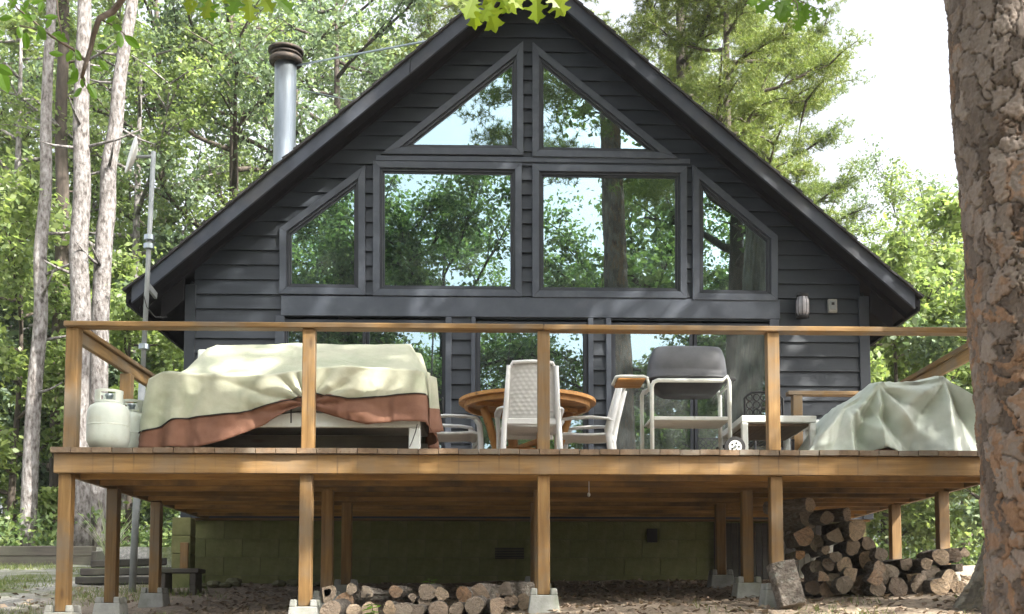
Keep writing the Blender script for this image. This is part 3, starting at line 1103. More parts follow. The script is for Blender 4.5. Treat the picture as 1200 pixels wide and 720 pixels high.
for ri, ry in enumerate(rows_y):
    for ci, cx in enumerate(col_x):
        lab = f"{rown[ri]}-row concrete deck block under the {nfoot[ci]} post"
        zn = deck_block(cx, ry, lab)
        MB().box(cx - PW / 2, cx + PW / 2, ry - PW / 2 + (.0 if ri else .0), ry + PW / 2, zn + .002, jz0 - .0005).build("post", M['cedar_z'], deck, bevel=.005)

# railing
RT = PZ(600, 380.5, 0)       # top of front rail
RH = .040
posts = [PX(84, 460, .03), PX(361.5, 460, .03), PX(637, 460, .03), PX(906, 460, .03), 3.66]
for x in posts:
    MB().box(x - PW / 2, x + PW / 2, .004 - .0, .004 + PW, DZ + .001, RT - RH - .001).build("rail_post", M['cedar_z'], deck, bevel=.005)
jr = posts[2]
MB().box(dx0 + .06, jr - .001, -.025, .095, RT - RH, RT).build("rail", M['cedar_x'], deck, bevel=.006)
MB().box(jr + .001, dx1 + .01, -.024, .096, RT - RH - .002, RT - .002).build("rail", M['cedar_x'], deck, bevel=.006)
for x in (posts[0], posts[4]):
    MB().box(x - .046, x + .046, .098, 2.52, RT - .001 - RH, RT - .003).build("rail", M['cedar_y'], deck, bevel=.006)
    xs = x - .018
    MB().box(xs, xs + .038, .098, 2.50, RT - RH - .092, RT - RH - .002).build("side_rail", M['cedar_y'], deck, bevel=.004)
    for y in (1.2, 2.44):
        MB().box(x - .045, x + .045, y - .045, y + .045, DZ + .001, RT - RH - .094).build("rail_post", M['cedar_z'], deck, bevel=.005)
ry = 2.42
rx0 = PX(922, 460, ry)
MB().box(rx0, posts[4] - .05, ry - .05, ry + .05, RT - .045, RT - .005).build("rail", M['cedar_x'], deck, bevel=.006)
xx = PX(934, 500, ry)
MB().box(xx - .045, xx + .045, ry - .045, ry + .045, DZ + .001, RT - .046).build("rail_post", M['cedar_z'], deck, bevel=.005)
MB().beam((xx - .05, ry, DZ + .12), (xx - .05, ry + 1.2, DZ + .30), .04, .09).build("brace", M['cedar_y'], deck)
for k in range(6):      # nail heads and cracks are too small; a few screws on the rim
    pass
hw = P(690, 578, .5)
hang = thing("hanging_cord", "thin white cord with a small bead dangling under the deck", "cord", hw)
MB().tube([(hw.x, .5, jz1 - .02), (hw.x + .002, .5, hw.z)], .003, 5).build("cord", M['white'], hang)
MB().lathe([(.004, -.03), (.012, -.02), (.012, -.005), (.004, .003)], hw, 10).build("bead", M['white'], hang, True)

# ------------------------------------------------------------------ things on the deck
def propane(x, y, s, label):
    t = thing("propane_tank", label, "propane tank", (x, y, DZ + .003))
    z = DZ + .003
    c = (x, y, z)
    R = .152 * s
    MB().lathe([(R * .72, 0), (R * .74, .02), (R * .74, .035), (R * .7, .037)], c, 28).build("foot_ring", M['tank'], t, True)
    MB().lathe([(R * .55, .012), (R * .85, .03), (R * .99, .075), (R, .12), (R, .19), (R, .26), (R * .98, .30), (R * .88, .335), (R * .6, .362), (R * .25, .372), (.02, .375)], c, 36).build("body", M['tank'], t, True)
    MB().lathe([(R + .0002, .185), (R * 1.012, .188), (R * 1.012, .195), (R + .0002, .198)], c, 36).build("weld_seam", M['tank'], t)
    col = MB()
    n = 40
    for i in range(n):
        a = 2 * math.pi * i / n
        a2 = 2 * math.pi * (i + 1) / n
        if math.cos(a - 1.2) > .45 and False:
            continue
        ph = (a + .35) % (2 * math.pi / 3)
        opening = .5 < ph < 1.55
        for z0, z1 in ((.36, .375), (.435, .455)) if opening else ((.36, .455),):
            r0, r1 = R * .60, R * .66
            col.hexa([(x + r1 * math.cos(a), y + r1 * math.sin(a), z + z0), (x + r1 * math.cos(a2), y + r1 * math.sin(a2), z + z0),
                      (x + r0 * math.cos(a2), y + r0 * math.sin(a2), z + z0), (x + r0 * math.cos(a), y + r0 * math.sin(a), z + z0),
                      (x + r1 * math.cos(a), y + r1 * math.sin(a), z + z1), (x + r1 * math.cos(a2), y + r1 * math.sin(a2), z + z1),
                      (x + r0 * math.cos(a2), y + r0 * math.sin(a2), z + z1), (x + r0 * math.cos(a), y + r0 * math.sin(a), z + z1)])
    col.build("collar", M['tank'], t)
    MB().lathe([(.022, .37), (.026, .38), (.022, .41), (.03, .415), (.03, .432), (.01, .435)], c, 14).build("valve", M['galv'], t, True)
    return t

propane(PX(127, 500, .22), .22, 1.0, "pale green propane tank standing at the front left corner of the deck")
propane(PX(154, 500, .62), .62, .92, "second propane tank half hidden behind the first, next to the covered bench")

def smooth01(t):
    t = max(0.0, min(1.0, t))
    return t * t * (3 - 2 * t)

def drape(t, XL, XR, YF, YB, top, hem, seam, mats, folds, N_=260, rad=.06, wr=.012, seed=0.0):
    """cloth over a box: rounded-rectangle loop, rings down to seam and hem, and a crown of shrinking rings"""
    per = []
    w, d = XR - XL, YB - YF
    cxm, cym = (XL + XR) / 2, (YF + YB) / 2
    tot = 2 * (w + d)
    for i in range(N_):
        s = tot * i / N_
        if s < w:
            p, n = (XL + s, YF), (0, -1)
        elif s < w + d:
            p, n = (XR, YF + s - w), (1, 0)
        elif s < 2 * w + d:
            p, n = (XR - (s - w - d), YB), (0, 1)
        else:
            p, n = (XL, YB - (s - 2 * w - d)), (-1, 0)
        x, y = p
        # round the corners
        ex, ey = min(x - XL, XR - x), min(y - YF, YB - y)
        if ex < rad and ey < rad:
            ccx = XL + rad if x - XL < rad else XR - rad
            ccy = YF + rad if y - YF < rad else YB - rad
            v = Vector((x - ccx, y - ccy))
            if v.length > 1e-6:
                v.normalize()
                x, y = ccx + v.x * rad, ccy + v.y * rad
                n = (v.x, v.y)
        per.append((x, y, n))
    def wrinkle(x, y, z, amp):
        v = Vector((x * 3.1 + seed, y * 3.1, z * 3.4))
        w1 = Vector((x * 4.5 + 1.2 * noise.noise(v) + seed, y * 4.5, z * 1.6 - x * 1.1))
        a = noise.noise(v) * .9 + (.45 - abs(noise.noise(w1))) * 1.5 + (.3 - abs(noise.noise(w1 * 2.4))) * .9 + .3 * noise.noise(v * 6.0)
        return a * amp
    def ring_side(g, x, y, n, z0, z1):
        z = z0 * (1 - g) + z1 * g
        f = folds(x, y, n, g, z)
        off = .012 + f + wrinkle(x, y, z, wr * 2.0) * (.4 + g)
        return (x + n[0] * off, y + n[1] * off, z)
    UP, LO = 26, 10
    vs_u, vs_l = [], []
    for k in range(UP + 1):
        g = k / UP
        for x, y, n in per:
            zt, zs, zh = top(x, y), seam(x, y, n), hem(x, y, n)
            tt = (zt - (zt * (1 - g) + zs * g)) / max(zt - min(zh, zs), .05)
            p = ring_side(tt, x, y, n, zt, min(zh, zs))
            z = zt * (1 - g) + zs * g
            vs_u.append((p[0], p[1], z))
    K = 14
    fs = []
    for k in range(UP):
        for i in range(N_):
            j = (i + 1) % N_
            fs.append((k * N_ + i, (k + 1) * N_ + i, (k + 1) * N_ + j, k * N_ + j))
    base = len(vs_u)
    for k in range(1, K + 1):
        sc = 1 - k / (K + .6)
        for x, y, n in per:
            px_, py_ = cxm + (x - cxm) * (sc if k > 1 else .985), cym + (y - cym) * (sc if k > 1 else .97)
            vs_u.append((px_, py_, top(px_, py_) + wrinkle(px_, py_, 0, wr) + .012))
    for k in range(K):
        a = base + (k - 1) * N_ if k else 0
        b = base + k * N_
        for i in range(N_):
            j = (i + 1) % N_
            fs.append((a + i, a + j, b + j, b + i))
    fs.append(tuple(base + (K - 1) * N_ + i for i in range(N_)))
    up = MB().add(vs_u, fs).build("cover_canvas", mats[0], t, True)
    if mats[1] is not None:
        fs = []
        for k in range(LO + 1):
            g = k / LO
            for x, y, n in per:
                zt, zs, zh = top(x, y), seam(x, y, n), hem(x, y, n)
                z = zs * (1 - g) + min(zh, zs - .002) * g
                tt = (zt - z) / max(zt - min(zh, zs), .05)
                p = ring_side(tt, x, y, n, zt, min(zh, zs))
                vs_l.append((p[0] - n[0] * .006, p[1] - n[1] * .006, z + (.012 if k == 0 else 0)))
        for k in range(LO):
            for i in range(N_):
                j = (i + 1) % N_
                fs.append((k * N_ + i, (k + 1) * N_ + i, (k + 1) * N_ + j, k * N_ + j))
        MB().add(vs_l, fs).build("cover_border", mats[1], t, True)
        pip = [Vector(vs_u[UP * N_ + i]) + Vector((per[i][2][0] * .003, per[i][2][1] * .003, 0)) for i in range(N_) if per[i][2][1] < -.2]
        MB().tube(pip, .0045, 5).build("piping", M['black'], t)
    for o in t.children:
        md = o.modifiers.new("solid", 'SOLIDIFY')
        md.thickness = .004
    return up

# covered bench on the left
BF, BB = .40, 1.38
XL, XR = PX(173, 480, BF), PX(494, 480, BF)
bench = thing("patio_bench", "white framed patio bench hidden under the long cream and russet cover", "bench", ((XL + XR) / 2, .9, DZ + .003))
z0 = DZ + .003
fx0, fx1 = XL + .06, XR - .01
rz0, rz1 = PZ(440, 501, BF + .03), PZ(440, 484, BF + .03)
MB().box(fx0, fx1, BF + .03, BF + .07, rz0, rz1).build("front_rail", M['cream_metal'], bench, bevel=.006)
for x in (fx0, fx1 - .09):
    for y in (BF + .03, BB - .14):
        MB().box(x, x + .09, y + .001, y + .05, z0, rz0 - .001).build("leg", M['cream_metal'], bench, bevel=.006)
MB().box(fx0, fx1, BF + .08, BB - .08, rz1 - .05, rz1 + .10).build("seat", M['cream_metal'], bench, bevel=.01)
MB().box(fx0 + .1, fx1 - .1, BF + .30, BF + .33, z0 + .10, rz0 - .02).build("lower_panel", M['old_x'], bench)
MB().box(fx0 + .1, fx1 - .1, BF + .12, BF + .20, z0, z0 + .055).build("stretcher", M['cedar_x'], bench, bevel=.005)
MB().box(fx0 + .12, fx1 - .1, BB - .30, BB - .14, rz1 + .10, DZ + .98).build("backrest", M['cream_metal'], bench, bevel=.01)
for x in (fx0 + .02, fx1 - .14):
    MB().box(x, x + .1, BF + .10, BB - .32, rz1 + .101, DZ + .60).build("arm", M['cream_metal'], bench, bevel=.01)

cover = thing("furniture_cover", "long cream canvas cover with russet lower border draped over the patio bench", "cover", ((XL + XR) / 2, .9, DZ))
zfront = PZ(300, 437, BF)
zback = PZ(330, 409, BB - .25)
def top1(x, y):
    e = smooth01((x - XL) / .34) * smooth01((XR - x) / .12 + .25)
    t = smooth01((y - BF - .05) / (BB - BF - .35))
    b = zback + .012 * math.sin(x * 3.0) + .02 * smooth01((x - XR + .5) / .3)
    sag = -.03 * math.sin((x - XL) * 2.2) ** 2 * (1 - t)
    fr = zfront - .05 * (1 - smooth01((x - XL) / .12)) + .05 * smooth01((x - XL - .8) / .8)
    return fr + sag + (b - fr - sag) * t * e
seam_px = [(172, 508), (204, 493), (238, 489), (282, 485), (324, 474), (353, 467), (371, 463), (408, 468), (448, 466), (497, 461)]
hem_px = [(172, 525), (236, 525), (265, 518), (310, 500), (338, 483), (352, 477), (371, 482), (405, 493), (431, 499), (471, 495), (497, 495)]
sx_ = [PX(a, 480, BF) for a, _ in seam_px]
sz_ = [PZ(a, b, BF) for a, b in seam_px]
hx_ = [PX(a, 480, BF) for a, _ in hem_px]
hz_ = [max(PZ(a, b, BF), DZ + .012) for a, b in hem_px]
def seam1(x, y, n):
    zf = float(np.interp(x, sx_, sz_))
    if n[1] < -.5:
        return zf
    t = smooth01((y - BF) / .3)
    if n[0] > .3:
        return zf * (1 - t) + (sz_[-1] - .02) * t
    return zf * (1 - t) + (DZ + .16) * t
def hem1(x, y, n):
    zf = float(np.interp(x, hx_, hz_))
    t = smooth01((y - BF) / .25)
    if n[1] < -.5:
        return zf
    if n[0] > .3:
        return zf * (1 - t) + (DZ + .14) * t
    return zf * (1 - t) + (DZ + .015) * t
def folds1(x, y, n, g, z):
    if n[1] < -.3:
        # gathers radiating from where the hem is hitched up
        hp = P(360, 474, BF)
        dx, dz = x - hp.x, z - hp.z
        d = math.hypot(dx, dz)
        th = math.atan2(dz, dx)
        f = .055 * (abs(math.sin(th * 6.5 + .8 * noise.noise(Vector((x * 4, z * 4, 0))))) - .5) * math.exp(-d * 1.6) * smooth01(d / .12)
        ph = x * 19 + 2.2 * noise.noise(Vector((x * 2.2, z * 1.5, 3.0)))
        f += .060 * (abs(math.sin(ph * .5)) - .6) * g * (1 - math.exp(-d * 1.4)) * (.5 + noise.noise(Vector((x * 1.7, 0, 7.0))))
        f += .045 * math.sin(x * 30 + 1.5 * g) * g * smooth01((XL + .6 - x) / .4)
        return f + .03 * g
    return .035 * math.sin(y * 14 + x) * g + .045 * g
drape(cover, XL, XR, BF, BB, top1, hem1, seam1, (M['canvas'], M['brown_cloth']), folds1, N_=460, wr=.009, seed=1.7)
# the loose corner flap at the right end
fl = MB()
fa, nA, nB = [], 12, 10
p_top = P(497, 432, BF + .06)
for i in range(nA + 1):
    for j in range(nB + 1):
        g, s = i / nA, j / nB
        a = P(497 + 2 * s * 4 + g * 3, 436 + 72 * g, BF + .07)
        b_ = Vector((a.x + .015 + s * (.01 + .05 * g), a.y + .16 * s, a.z - .02 * s + .06 * s * g))
        b_.x += .012 * math.sin(9 * s + 3 * g)
        fa.append(b_)
fq = [(i * (nB + 1) + j, i * (nB + 1) + j + 1, (i + 1) * (nB + 1) + j + 1, (i + 1) * (nB + 1) + j) for i in range(nA) for j in range(nB)]
fl.add(fa, fq)
fl.m = [0 if (i // nB) < 7 else 1 for i in range(len(fq))]
fo = fl.build("corner_flap", [M['canvas'], M['brown_cloth']], cover, True)
md = fo.modifiers.new("solid", 'SOLIDIFY'); md.thickness = .005
MB().tube([P(489, 497, BF - .02), P(487, 506, BF - .02), P(483, 517, BF - .02), P(480, 524, BF - .01)], .004, 5).build("tie_cord", M['black'], cover)
MB().tube([P(341, 477, BF - .02), P(341, 487, BF - .02), P(341, 496, BF - .01)], .006, 5).build("tie_cord", M['black'], cover)

# tarp on the right
TF, TB = .28, 1.15
TXL, TXR = PX(964, 500, TF), PX(1166, 500, TF)
tarp = thing("tarp_cover", "pale green tarp draped in peaks over furniture at the right end of the deck", "tarp", ((TXL + TXR) / 2, .7, DZ))
tp = [(962, 516), (972, 500), (990, 479), (1004, 473), (1016, 464), (1028, 453), (1050, 452), (1080, 449), (1106, 444), (1118, 455), (1140, 472), (1168, 490)]
tx_ = [PX(a, 480, TF) for a, _ in tp]
tz_ = [PZ(a, b, TF + .15) for a, b in tp]
def top2(x, y):
    z = float(np.interp(x, tx_, tz_))
    t = (y - TF) / (TB - TF)
    return z - .02 * (1 - smooth01(t / .2)) - .10 * smooth01((t - .6) / .4) + .01 * math.sin(9 * x + 5 * y)
def hem2(x, y, n):
    if n[1] < -.5:
        a = PX(1033, 525, TF)
        return DZ + .012 + .035 * math.exp(-((x - a) / .09) ** 2)
    return DZ + .012
def seam2(x, y, n):
    return hem2(x, y, n)
def tri(v):
    return abs((v / math.pi) % 2 - 1) * 2 - 1
def folds2(x, y, n, g, z):
    if n[1] < -.3:
        f = 0.0
        for (ax_, ay_), k, am in (((1028, 456), 9.0, .09), ((1106, 448), 7.0, .10), ((992, 480), 8.0, .06)):
            pk = P(ax_, ay_, TF)
            dx, dz = x - pk.x, pk.z - z
            d = math.hypot(dx, dz)
            th = math.atan2(dx, max(dz, -.05) + .02)
            wgt = math.exp(-(dx / .34) ** 2)
            f += am * wgt * tri(th * k + 1.2 * noise.noise(Vector((x * 3, z * 3, ax_)))) * min(1, d / .22)
        return f + .06 * g
    return .04 * tri(y * 12 + x) * g + .05 * g
drape(tarp, TXL, TXR, TF, TB, top2, hem2, seam2, (M['tarp'], None), folds2, N_=420, wr=.011, seed=9.1)
br = thing("brown_cushion", "dark brown cushion edge peeking from under the pale tarp", "cushion", (PX(1033, 525, TF), TF - .02, DZ))
cb = []
for i in range(9):
    a = math.pi * i / 8
    cb.append((PX(1033, 525, TF) + .12 * math.cos(a), DZ + .002 + .045 * math.sin(a)))
MB().prism(cb, TF - .10, TF + .12).build("cushion", M['brown_cloth'], br, bevel=.01, seg=2)

# resin chairs
def resin_chair(label, loc, rot, woven):
    t = thing("resin_chair", label, "chair", (0, 0, 0), "white resin chairs round the table")
    W = M['white']
    sq = ((1, 0, 0), .62)
    for s in (-1, 1):
        MB().tube([(s * .255, -.285, 0), (s * .245, -.25, .22), (s * .235, -.225, .42), (s * .222, -.262, .60), (s * .205, -.345, .91)],
                  [.024, .024, .024, .021, .017], 10, squash=((1, 0, 0), 1.25)).build("rear_leg", W, t, True)
        MB().tube([(s * .275, .265, 0), (s * .262, .245, .22), (s * .262, .235, .42), (s * .272, .225, .51), (s * .275, .19, .562)],
                  [.022, .022, .022, .022, .02], 10, squash=((1, 0, 0), 1.25)).build("front_leg", W, t, True)
        MB().tube([(s * .275, .235, .528), (s * .276, .20, .565), (s * .276, .10, .578), (s * .268, -.08, .582), (s * .245, -.22, .57), (s * .225, -.27, .55)],
                  [.018, .03, .032, .03, .024, .018], 10, squash=((1, 0, 0), .5)).build("arm", W, t, True)
    # seat shell
    vs, fs = [], []
    nx_, ny_ = 12, 10
    for j in range(ny_ + 1):
        for i in range(nx_ + 1):
            u, v = i / nx_ * 2 - 1, j / ny_
            vs.append((u * (.235 + .02 * v), -.225 + .47 * v, .425 + .02 * u * u + .02 * v - .035 * max(0, v - .85) / .15 - .015 * math.sin(v * math.pi)))
    for j in range(ny_):
        for i in range(nx_):
            a = j * (nx_ + 1) + i
            fs.append((a, a + 1, a + nx_ + 2, a + nx_ + 1))
    o = MB().add(vs, fs).build("seat", W, t, True)
    md = o.modifiers.new("solid", 'SOLIDIFY'); md.thickness = .022
    MB().box(-.23, .23, .222, .238, .36, .415).build("apron", W, t, bevel=.006)
    # backrest: rounded panel with a basket-weave relief
    vs, fs = [], []
    nx_, nz_ = 36, 48
    for j in range(nz_ + 1):
        for i in range(nx_ + 1):
            u, v = i / nx_ * 2 - 1, j / nz_
            z = .47 + .465 * v - .05 * abs(u) ** 6 * v
            y = -.232 - .105 * v + .035 * (u * u) * (1 - .3 * v)
            wv = 0
            if woven and .06 < v < .95 and abs(u) < .9:
                wv = .0035 * math.sin(u * 26) * math.sin(v * 42) + .002 * math.sin(v * 84)
            vs.append((u * (.218 - .022 * v), y - wv, z))
    for j in range(nz_):
        for i in range(nx_):
            a = j * (nx_ + 1) + i
            fs.append((a, a + 1, a + nx_ + 2, a + nx_ + 1))
    o = MB().add(vs, fs).build("backrest", M['mesh_grey'] if woven else W, t, True)
    md = o.modifiers.new("solid", 'SOLIDIFY'); md.thickness = .016
    pth = [(-.215, -.20, .45), (-.215, -.235, .62), (-.202, -.31, .88), (-.17, -.345, .935), (0, -.352, .945), (.17, -.345, .935), (.202, -.31, .88), (.215, -.235, .62), (.215, -.20, .45)]
    MB().tube(pth, .016, 8).build("back_frame", W, t, True)
    MB().box(-.215, .215, -.238, -.222, .42, .475).build("back_rail", W, t, bevel=.006)
    t.location = loc
    t.rotation_euler = (0, 0, rot)
    return t

dzc = DZ + .004
resin_chair("white resin chair with woven back turned to the viewer, in front of the round table", (PX(621, 500, 1.6), 1.66, dzc), 0.05, True)
resin_chair("white resin armchair left of the round table beside the covered bench", (PX(530, 500, 2.2), 2.2, dzc), -math.pi / 2 + .12, True)
resin_chair("white resin armchair right of the round table, seen from the side", (PX(688, 500, 2.2), 2.25, dzc), math.pi / 2 - .18, True)

# round table
TY = 2.1
tx = PX(618, 460, TY)
ttz = DZ + .755
table = thing("round_table", "round honey-coloured wooden table with curved pedestal legs among the white chairs", "table", (tx, TY, DZ + .003))
R = .63
n = 9
for k in range(n):      # planked top
    x0, x1 = -R + 2 * R * k / n + .002, -R + 2 * R * (k + 1) / n - .002
    poly = []
    ya = [math.sqrt(max(R * R - x * x, 0)) for x in np.linspace(x0, x1, 7)]
    xs = np.linspace(x0, x1, 7)
    pts = [(x, -y) for x, y in zip(xs, ya)] + [(x, y) for x, y in zip(xs[::-1], ya[::-1])]
    mb = MB()
    m_ = len(pts)
    vs = [(tx + y, TY + x, ttz - .03) for x, y in pts] + [(tx + y, TY + x, ttz) for x, y in pts]
    mb.add(vs, [tuple(range(m_)), tuple(reversed(range(m_, 2 * m_)))] + [((i + 1) % m_, i, m_ + i, m_ + (i + 1) % m_) for i in range(m_)])
    mb.build("top_plank", M['teak'], table)
ap = MB()
for k in range(40):
    a, a2 = 2 * math.pi * k / 40, 2 * math.pi * (k + 1) / 40
    q = []
    for zz in (ttz - .075, ttz - .032):
        for rr, aa in ((.58, a), (.58, a2), (.55, a2), (.55, a)):
            q.append((tx + rr * math.cos(aa), TY + rr * math.sin(aa), zz))
    ap.hexa(q)
ap.build("apron", M['teak'], table)
for k in range(4):
    a = .38 + k * math.pi / 2
    d = Vector((math.cos(a), math.sin(a), 0))
    c = Vector((tx, TY, DZ + .004))
    pth = [c + d * .43 + Vector((0, 0, .66)), c + d * .37 + Vector((0, 0, .50)), c + d * .31 + Vector((0, 0, .30)), c + d * .31 + Vector((0, 0, .14)), c + d * .36 + Vector((0, 0, 0))]
    MB().tube(pth, [.05, .052, .05, .05, .055], 10, squash=(tuple(Vector((-d.y, d.x, 0))), .7)).build("leg", M['teak_z'], table, True)
for k in range(2):
    a = .38 + k * math.pi / 2
    d = Vector((math.cos(a), math.sin(a), 0))
    c = Vector((tx, TY, DZ + .30 + .045 * k))
    MB().beam(c - d * .29, c + d * .29, .05, .044).build("stretcher", M['teak'], table, bevel=.004)
    c.z = ttz - .055 - .001
    MB().beam(c - d * .5, c + d * .5, .06, .04 + .002 * k).build("top_batten", M['teak'], table, bevel=.004)

# grill on a tubular cart
GY0, GY1 = .42, .80
gx0, gx1 = PX(764, 480, GY0), PX(855, 480, GY0)
grill = thing("grill", "grey rectangular charcoal grill on a white tubular cart before the right door", "grill", ((gx0 + gx1) / 2, .6, DZ + .003))
gcx, gcy = (gx0 + gx1) / 2, (GY0 + GY1) / 2
gpz = lambda y, Y: PZ(800, y, Y)
zbar = gpz(446, GY0)
zlow = gpz(490, GY0)
zl0, zl1 = gpz(447, GY0), gpz(408, gcy)

def loft(secs, n=40, ex=4.0):
    """superellipse sections (cx,cy,z,rx,ry)"""
    mb = MB()
    vs = []
    for (cx, cy, z, rx, ry) in secs:
        for j in range(n):
            a = 2 * math.pi * j / n
            ca, sa = math.cos(a), math.sin(a)
            vs.append((cx + rx * math.copysign(abs(ca) ** (2 / ex), ca), cy + ry * math.copysign(abs(sa) ** (2 / ex), sa), z))
    fs = []
    for i in range(len(secs) - 1):
        for j in range(n):
            k = (j + 1) % n
            fs.append((i * n + j, i * n + k, (i + 1) * n + k, (i + 1) * n + j))
    fs.append(tuple(reversed(range(n))))
    fs.append(tuple((len(secs) - 1) * n + j for j in range(n)))
    return mb.add(vs, fs)
rx, ry = (gx1 - gx0) / 2 + .01, .172
h = zl1 - zl0 - .04
zl = zl0 + .035
loft([(gcx, gcy, zl, rx * 1.02, ry * 1.02), (gcx, gcy, zl + .02, rx * 1.02, ry * 1.02), (gcx, gcy, zl + .022, rx, ry), (gcx, gcy, zl + .3 * h, rx * .99, ry * .98),
      (gcx, gcy, zl + .62 * h, rx * .955, ry * .92), (gcx, gcy, zl + .88 * h, rx * .89, ry * .80), (gcx, gcy, zl + .97 * h, rx * .83, ry * .68), (gcx, gcy, zl + h, rx * .74, ry * .52)]).build("lid", M['grill'], grill, True)
loft([(gcx, gcy, zl - .125, rx * .58, ry * .5), (gcx, gcy, zl - .115, rx * .68, ry * .65), (gcx, gcy, zl - .06, rx * .86, ry * .88), (gcx, gcy, zl - .015, rx * .95, ry * .97), (gcx, gcy, zl - .002, rx * 1.02, ry * 1.02)]).build("bowl", M['grill_dark'], grill, True)
for s in (-1, 1):
    MB().box(gcx + s * (rx + .035) - .035, gcx + s * (rx + .035) + .035, gcy - .07, gcy + .07, zl + .0, zl + .02).build("lid_lug", M['grill_dark'], grill, bevel=.005)
tr = .0165
C_ = M['cream_metal']
for y in (GY0, GY1):
    # one bent tube: leg, top bar, leg
    if y == GY0:
        p = [(gx0, y, DZ + .004), (gx0, y, zbar - .05), (gx0 + .015, y, zbar - .014), (gx0 + .05, y, zbar),
             (gx1 - .05, y, zbar), (gx1 - .015, y, zbar + .03), (gx1 - .002, y, zbar - .01), (gx1, y, zbar - .06), (gx1, y, DZ + .13)]
    else:
        p = [(gx0 - .03, y, DZ + .004), (gx0 - .03, y, zbar - .05), (gx0 - .015, y, zbar - .014), (gx0 + .02, y, zbar),
             (gx1 - .05, y, zbar), (gx1 - .015, y, zbar - .014), (gx1, y, zbar - .05), (gx1, y, DZ + .13)]
    MB().tube(p, tr, 10).build("leg_frame", C_, grill, True)
for x in (gx0, gx1):
    for zz in (zbar - .03, zlow):
        MB().tube([(x, GY0, zz), (x, GY1, zz)], .011, 8).build("cross_bar", C_, grill, True)
MB().box(gx0 + .012, gx1 - .012, GY0 - .008, GY1 + .008, zlow - .02, zlow + .012).build("shelf", C_, grill, bevel=.006)
# folding side shelf
sx0, sx1 = PX(722, 437, GY0 + .05), gx0 - .012
zs = gpz(441, GY0)
MB().tube([(sx1, GY0 + .02, zs - .11), (sx1 - .02, GY0 + .02, zs - .01), (sx1 - .05, GY0 + .02, zs), (sx0 + .03, GY0 + .02, zs), (sx0, GY0 + .05, zs - .0),
           (sx0, GY1 - .05, zs), (sx0 + .03, GY1, zs), (sx1, GY1, zs)], .012, 8).build("shelf_bracket", C_, grill, True)
for k in range(4):
    y0 = GY0 + .05 + k * .085
    MB().box(sx0 + .015, sx1 - .03, y0, y0 + .078, zs - .02, zs - .001).build("shelf_slat", M['teak'], grill, bevel=.003)
wy = GY0 + .06
for y in (GY0 - .03, GY1 + .03):
    cw = Vector((gx1 + .03, y, DZ + .083))
    w = MB()
    for (rr, hh) in ((.079, .018),):
        w.tube([(cw.x, cw.y - hh, cw.z), (cw.x, cw.y + hh, cw.z)], rr, 24)
    wo = w.build("wheel", M['rubber'], grill)
    MB().tube([(cw.x, cw.y - .021, cw.z), (cw.x, cw.y + .021, cw.z)], .05, 20).build("rim", M['cream_metal'], wo)
    for k in range(5):
        a = 2 * math.pi * k / 5
        MB().box(cw.x + .028 * math.cos(a) - .007, cw.x + .028 * math.cos(a) + .007, cw.y - .0235, cw.y - .0215, cw.z + .028 * math.sin(a) - .007, cw.z + .028 * math.sin(a) + .007).build("rim_hole", M['black'], wo)
    MB().tube([(cw.x, cw.y - .026, cw.z), (cw.x, cw.y + .022, cw.z)], .011, 10).build("hub", M['galv'], wo)
MB().tube([(gx1 + .015, GY0 - .03, DZ + .083), (gx1 + .015, GY1 + .03, DZ + .083)], .008, 8).build("axle", M['galv'], grill)
for y in (GY0, GY1):
    MB().tube([(gx1, y, DZ + .14), (gx1 + .015, y, DZ + .083)], .011, 8).build("axle_strut", C_, grill)

# small white tables
def parsons(label, x0, x1, y0, y1, ztop, leg, name="side_table"):
    t = thing(name, label, "table", ((x0 + x1) / 2, (y0 + y1) / 2, DZ + .003))
    MB().box(x0, x1, y0, y1, ztop - .055, ztop).build("top", M['cream_metal'], t, bevel=.006)
    for x in (x0 + .002, x1 - leg - .002):
        for y in (y0 + .002, y1 - leg - .002):
            MB().box(x, x + leg, y, y + leg, DZ + .004, ztop - .056).build("leg", M['cream_metal'], t, bevel=.006)
    MB().box(x0 + leg, x1 - leg, y0 + leg, y1 - leg, ztop - .075, ztop - .057).build("under_panel", M['deck_y'], t)
    return t
parsons("square white side table beside the grill, partly behind the deck post", PX(869, 490, .5), PX(957, 490, .5), .5, 1.35, PZ(900, 487, .5), .05)
parsons("low white table half hidden behind the pale tarp", PX(952, 495, 1.95), PX(1010, 495, 1.95), 1.95, 2.28, PZ(960, 492, 1.95), .05)

# black iron chair with a lattice back, mostly behind the post
icx, icy = PX(895, 475, 2.75), 2.75
iron = thing("iron_chair", "black wrought iron chair with lattice back behind the deck post", "chair", (icx, icy, DZ + .003))
z0 = DZ + .004
ztop = PZ(893, 460, 2.75)
lat = MB()
for k in range(5):
    for j in range(4):
        cxr, czr = icx - .14 + .07 * k, ztop - .05 - .075 * j
        pts = [(cxr + .03 * math.cos(a), icy, czr + .034 * math.sin(a)) for a in np.linspace(0, 2 * math.pi, 11)]
        lat.tube(pts, .007, 5, cap=False)
lat.build("lattice_back", M['black'], iron, True)
MB().tube([(icx - .19, icy, z0), (icx - .19, icy, ztop - .06), (icx - .12, icy, ztop), (icx + .12, icy, ztop), (icx + .19, icy, ztop - .06), (icx + .19, icy, z0)], .011, 8).build("back_frame", M['black'], iron, True)
sm = MB()
for k in range(9):
    sm.box(icx - .19 + .043 * k, icx - .19 + .043 * k + .022, icy - .40, icy - .012, z0 + .43, z0 + .442)
sm.box(icx - .19, icx + .19, icy - .42, icy - .40, z0 + .425, z0 + .445)
sm.build("seat", M['black'], iron)
for s in (-1, 1):
    MB().tube([(icx + s * .18, icy - .41, z0), (icx + s * .18, icy - .41, z0 + .43)], .011, 8).build("leg", M['black'], iron, True)

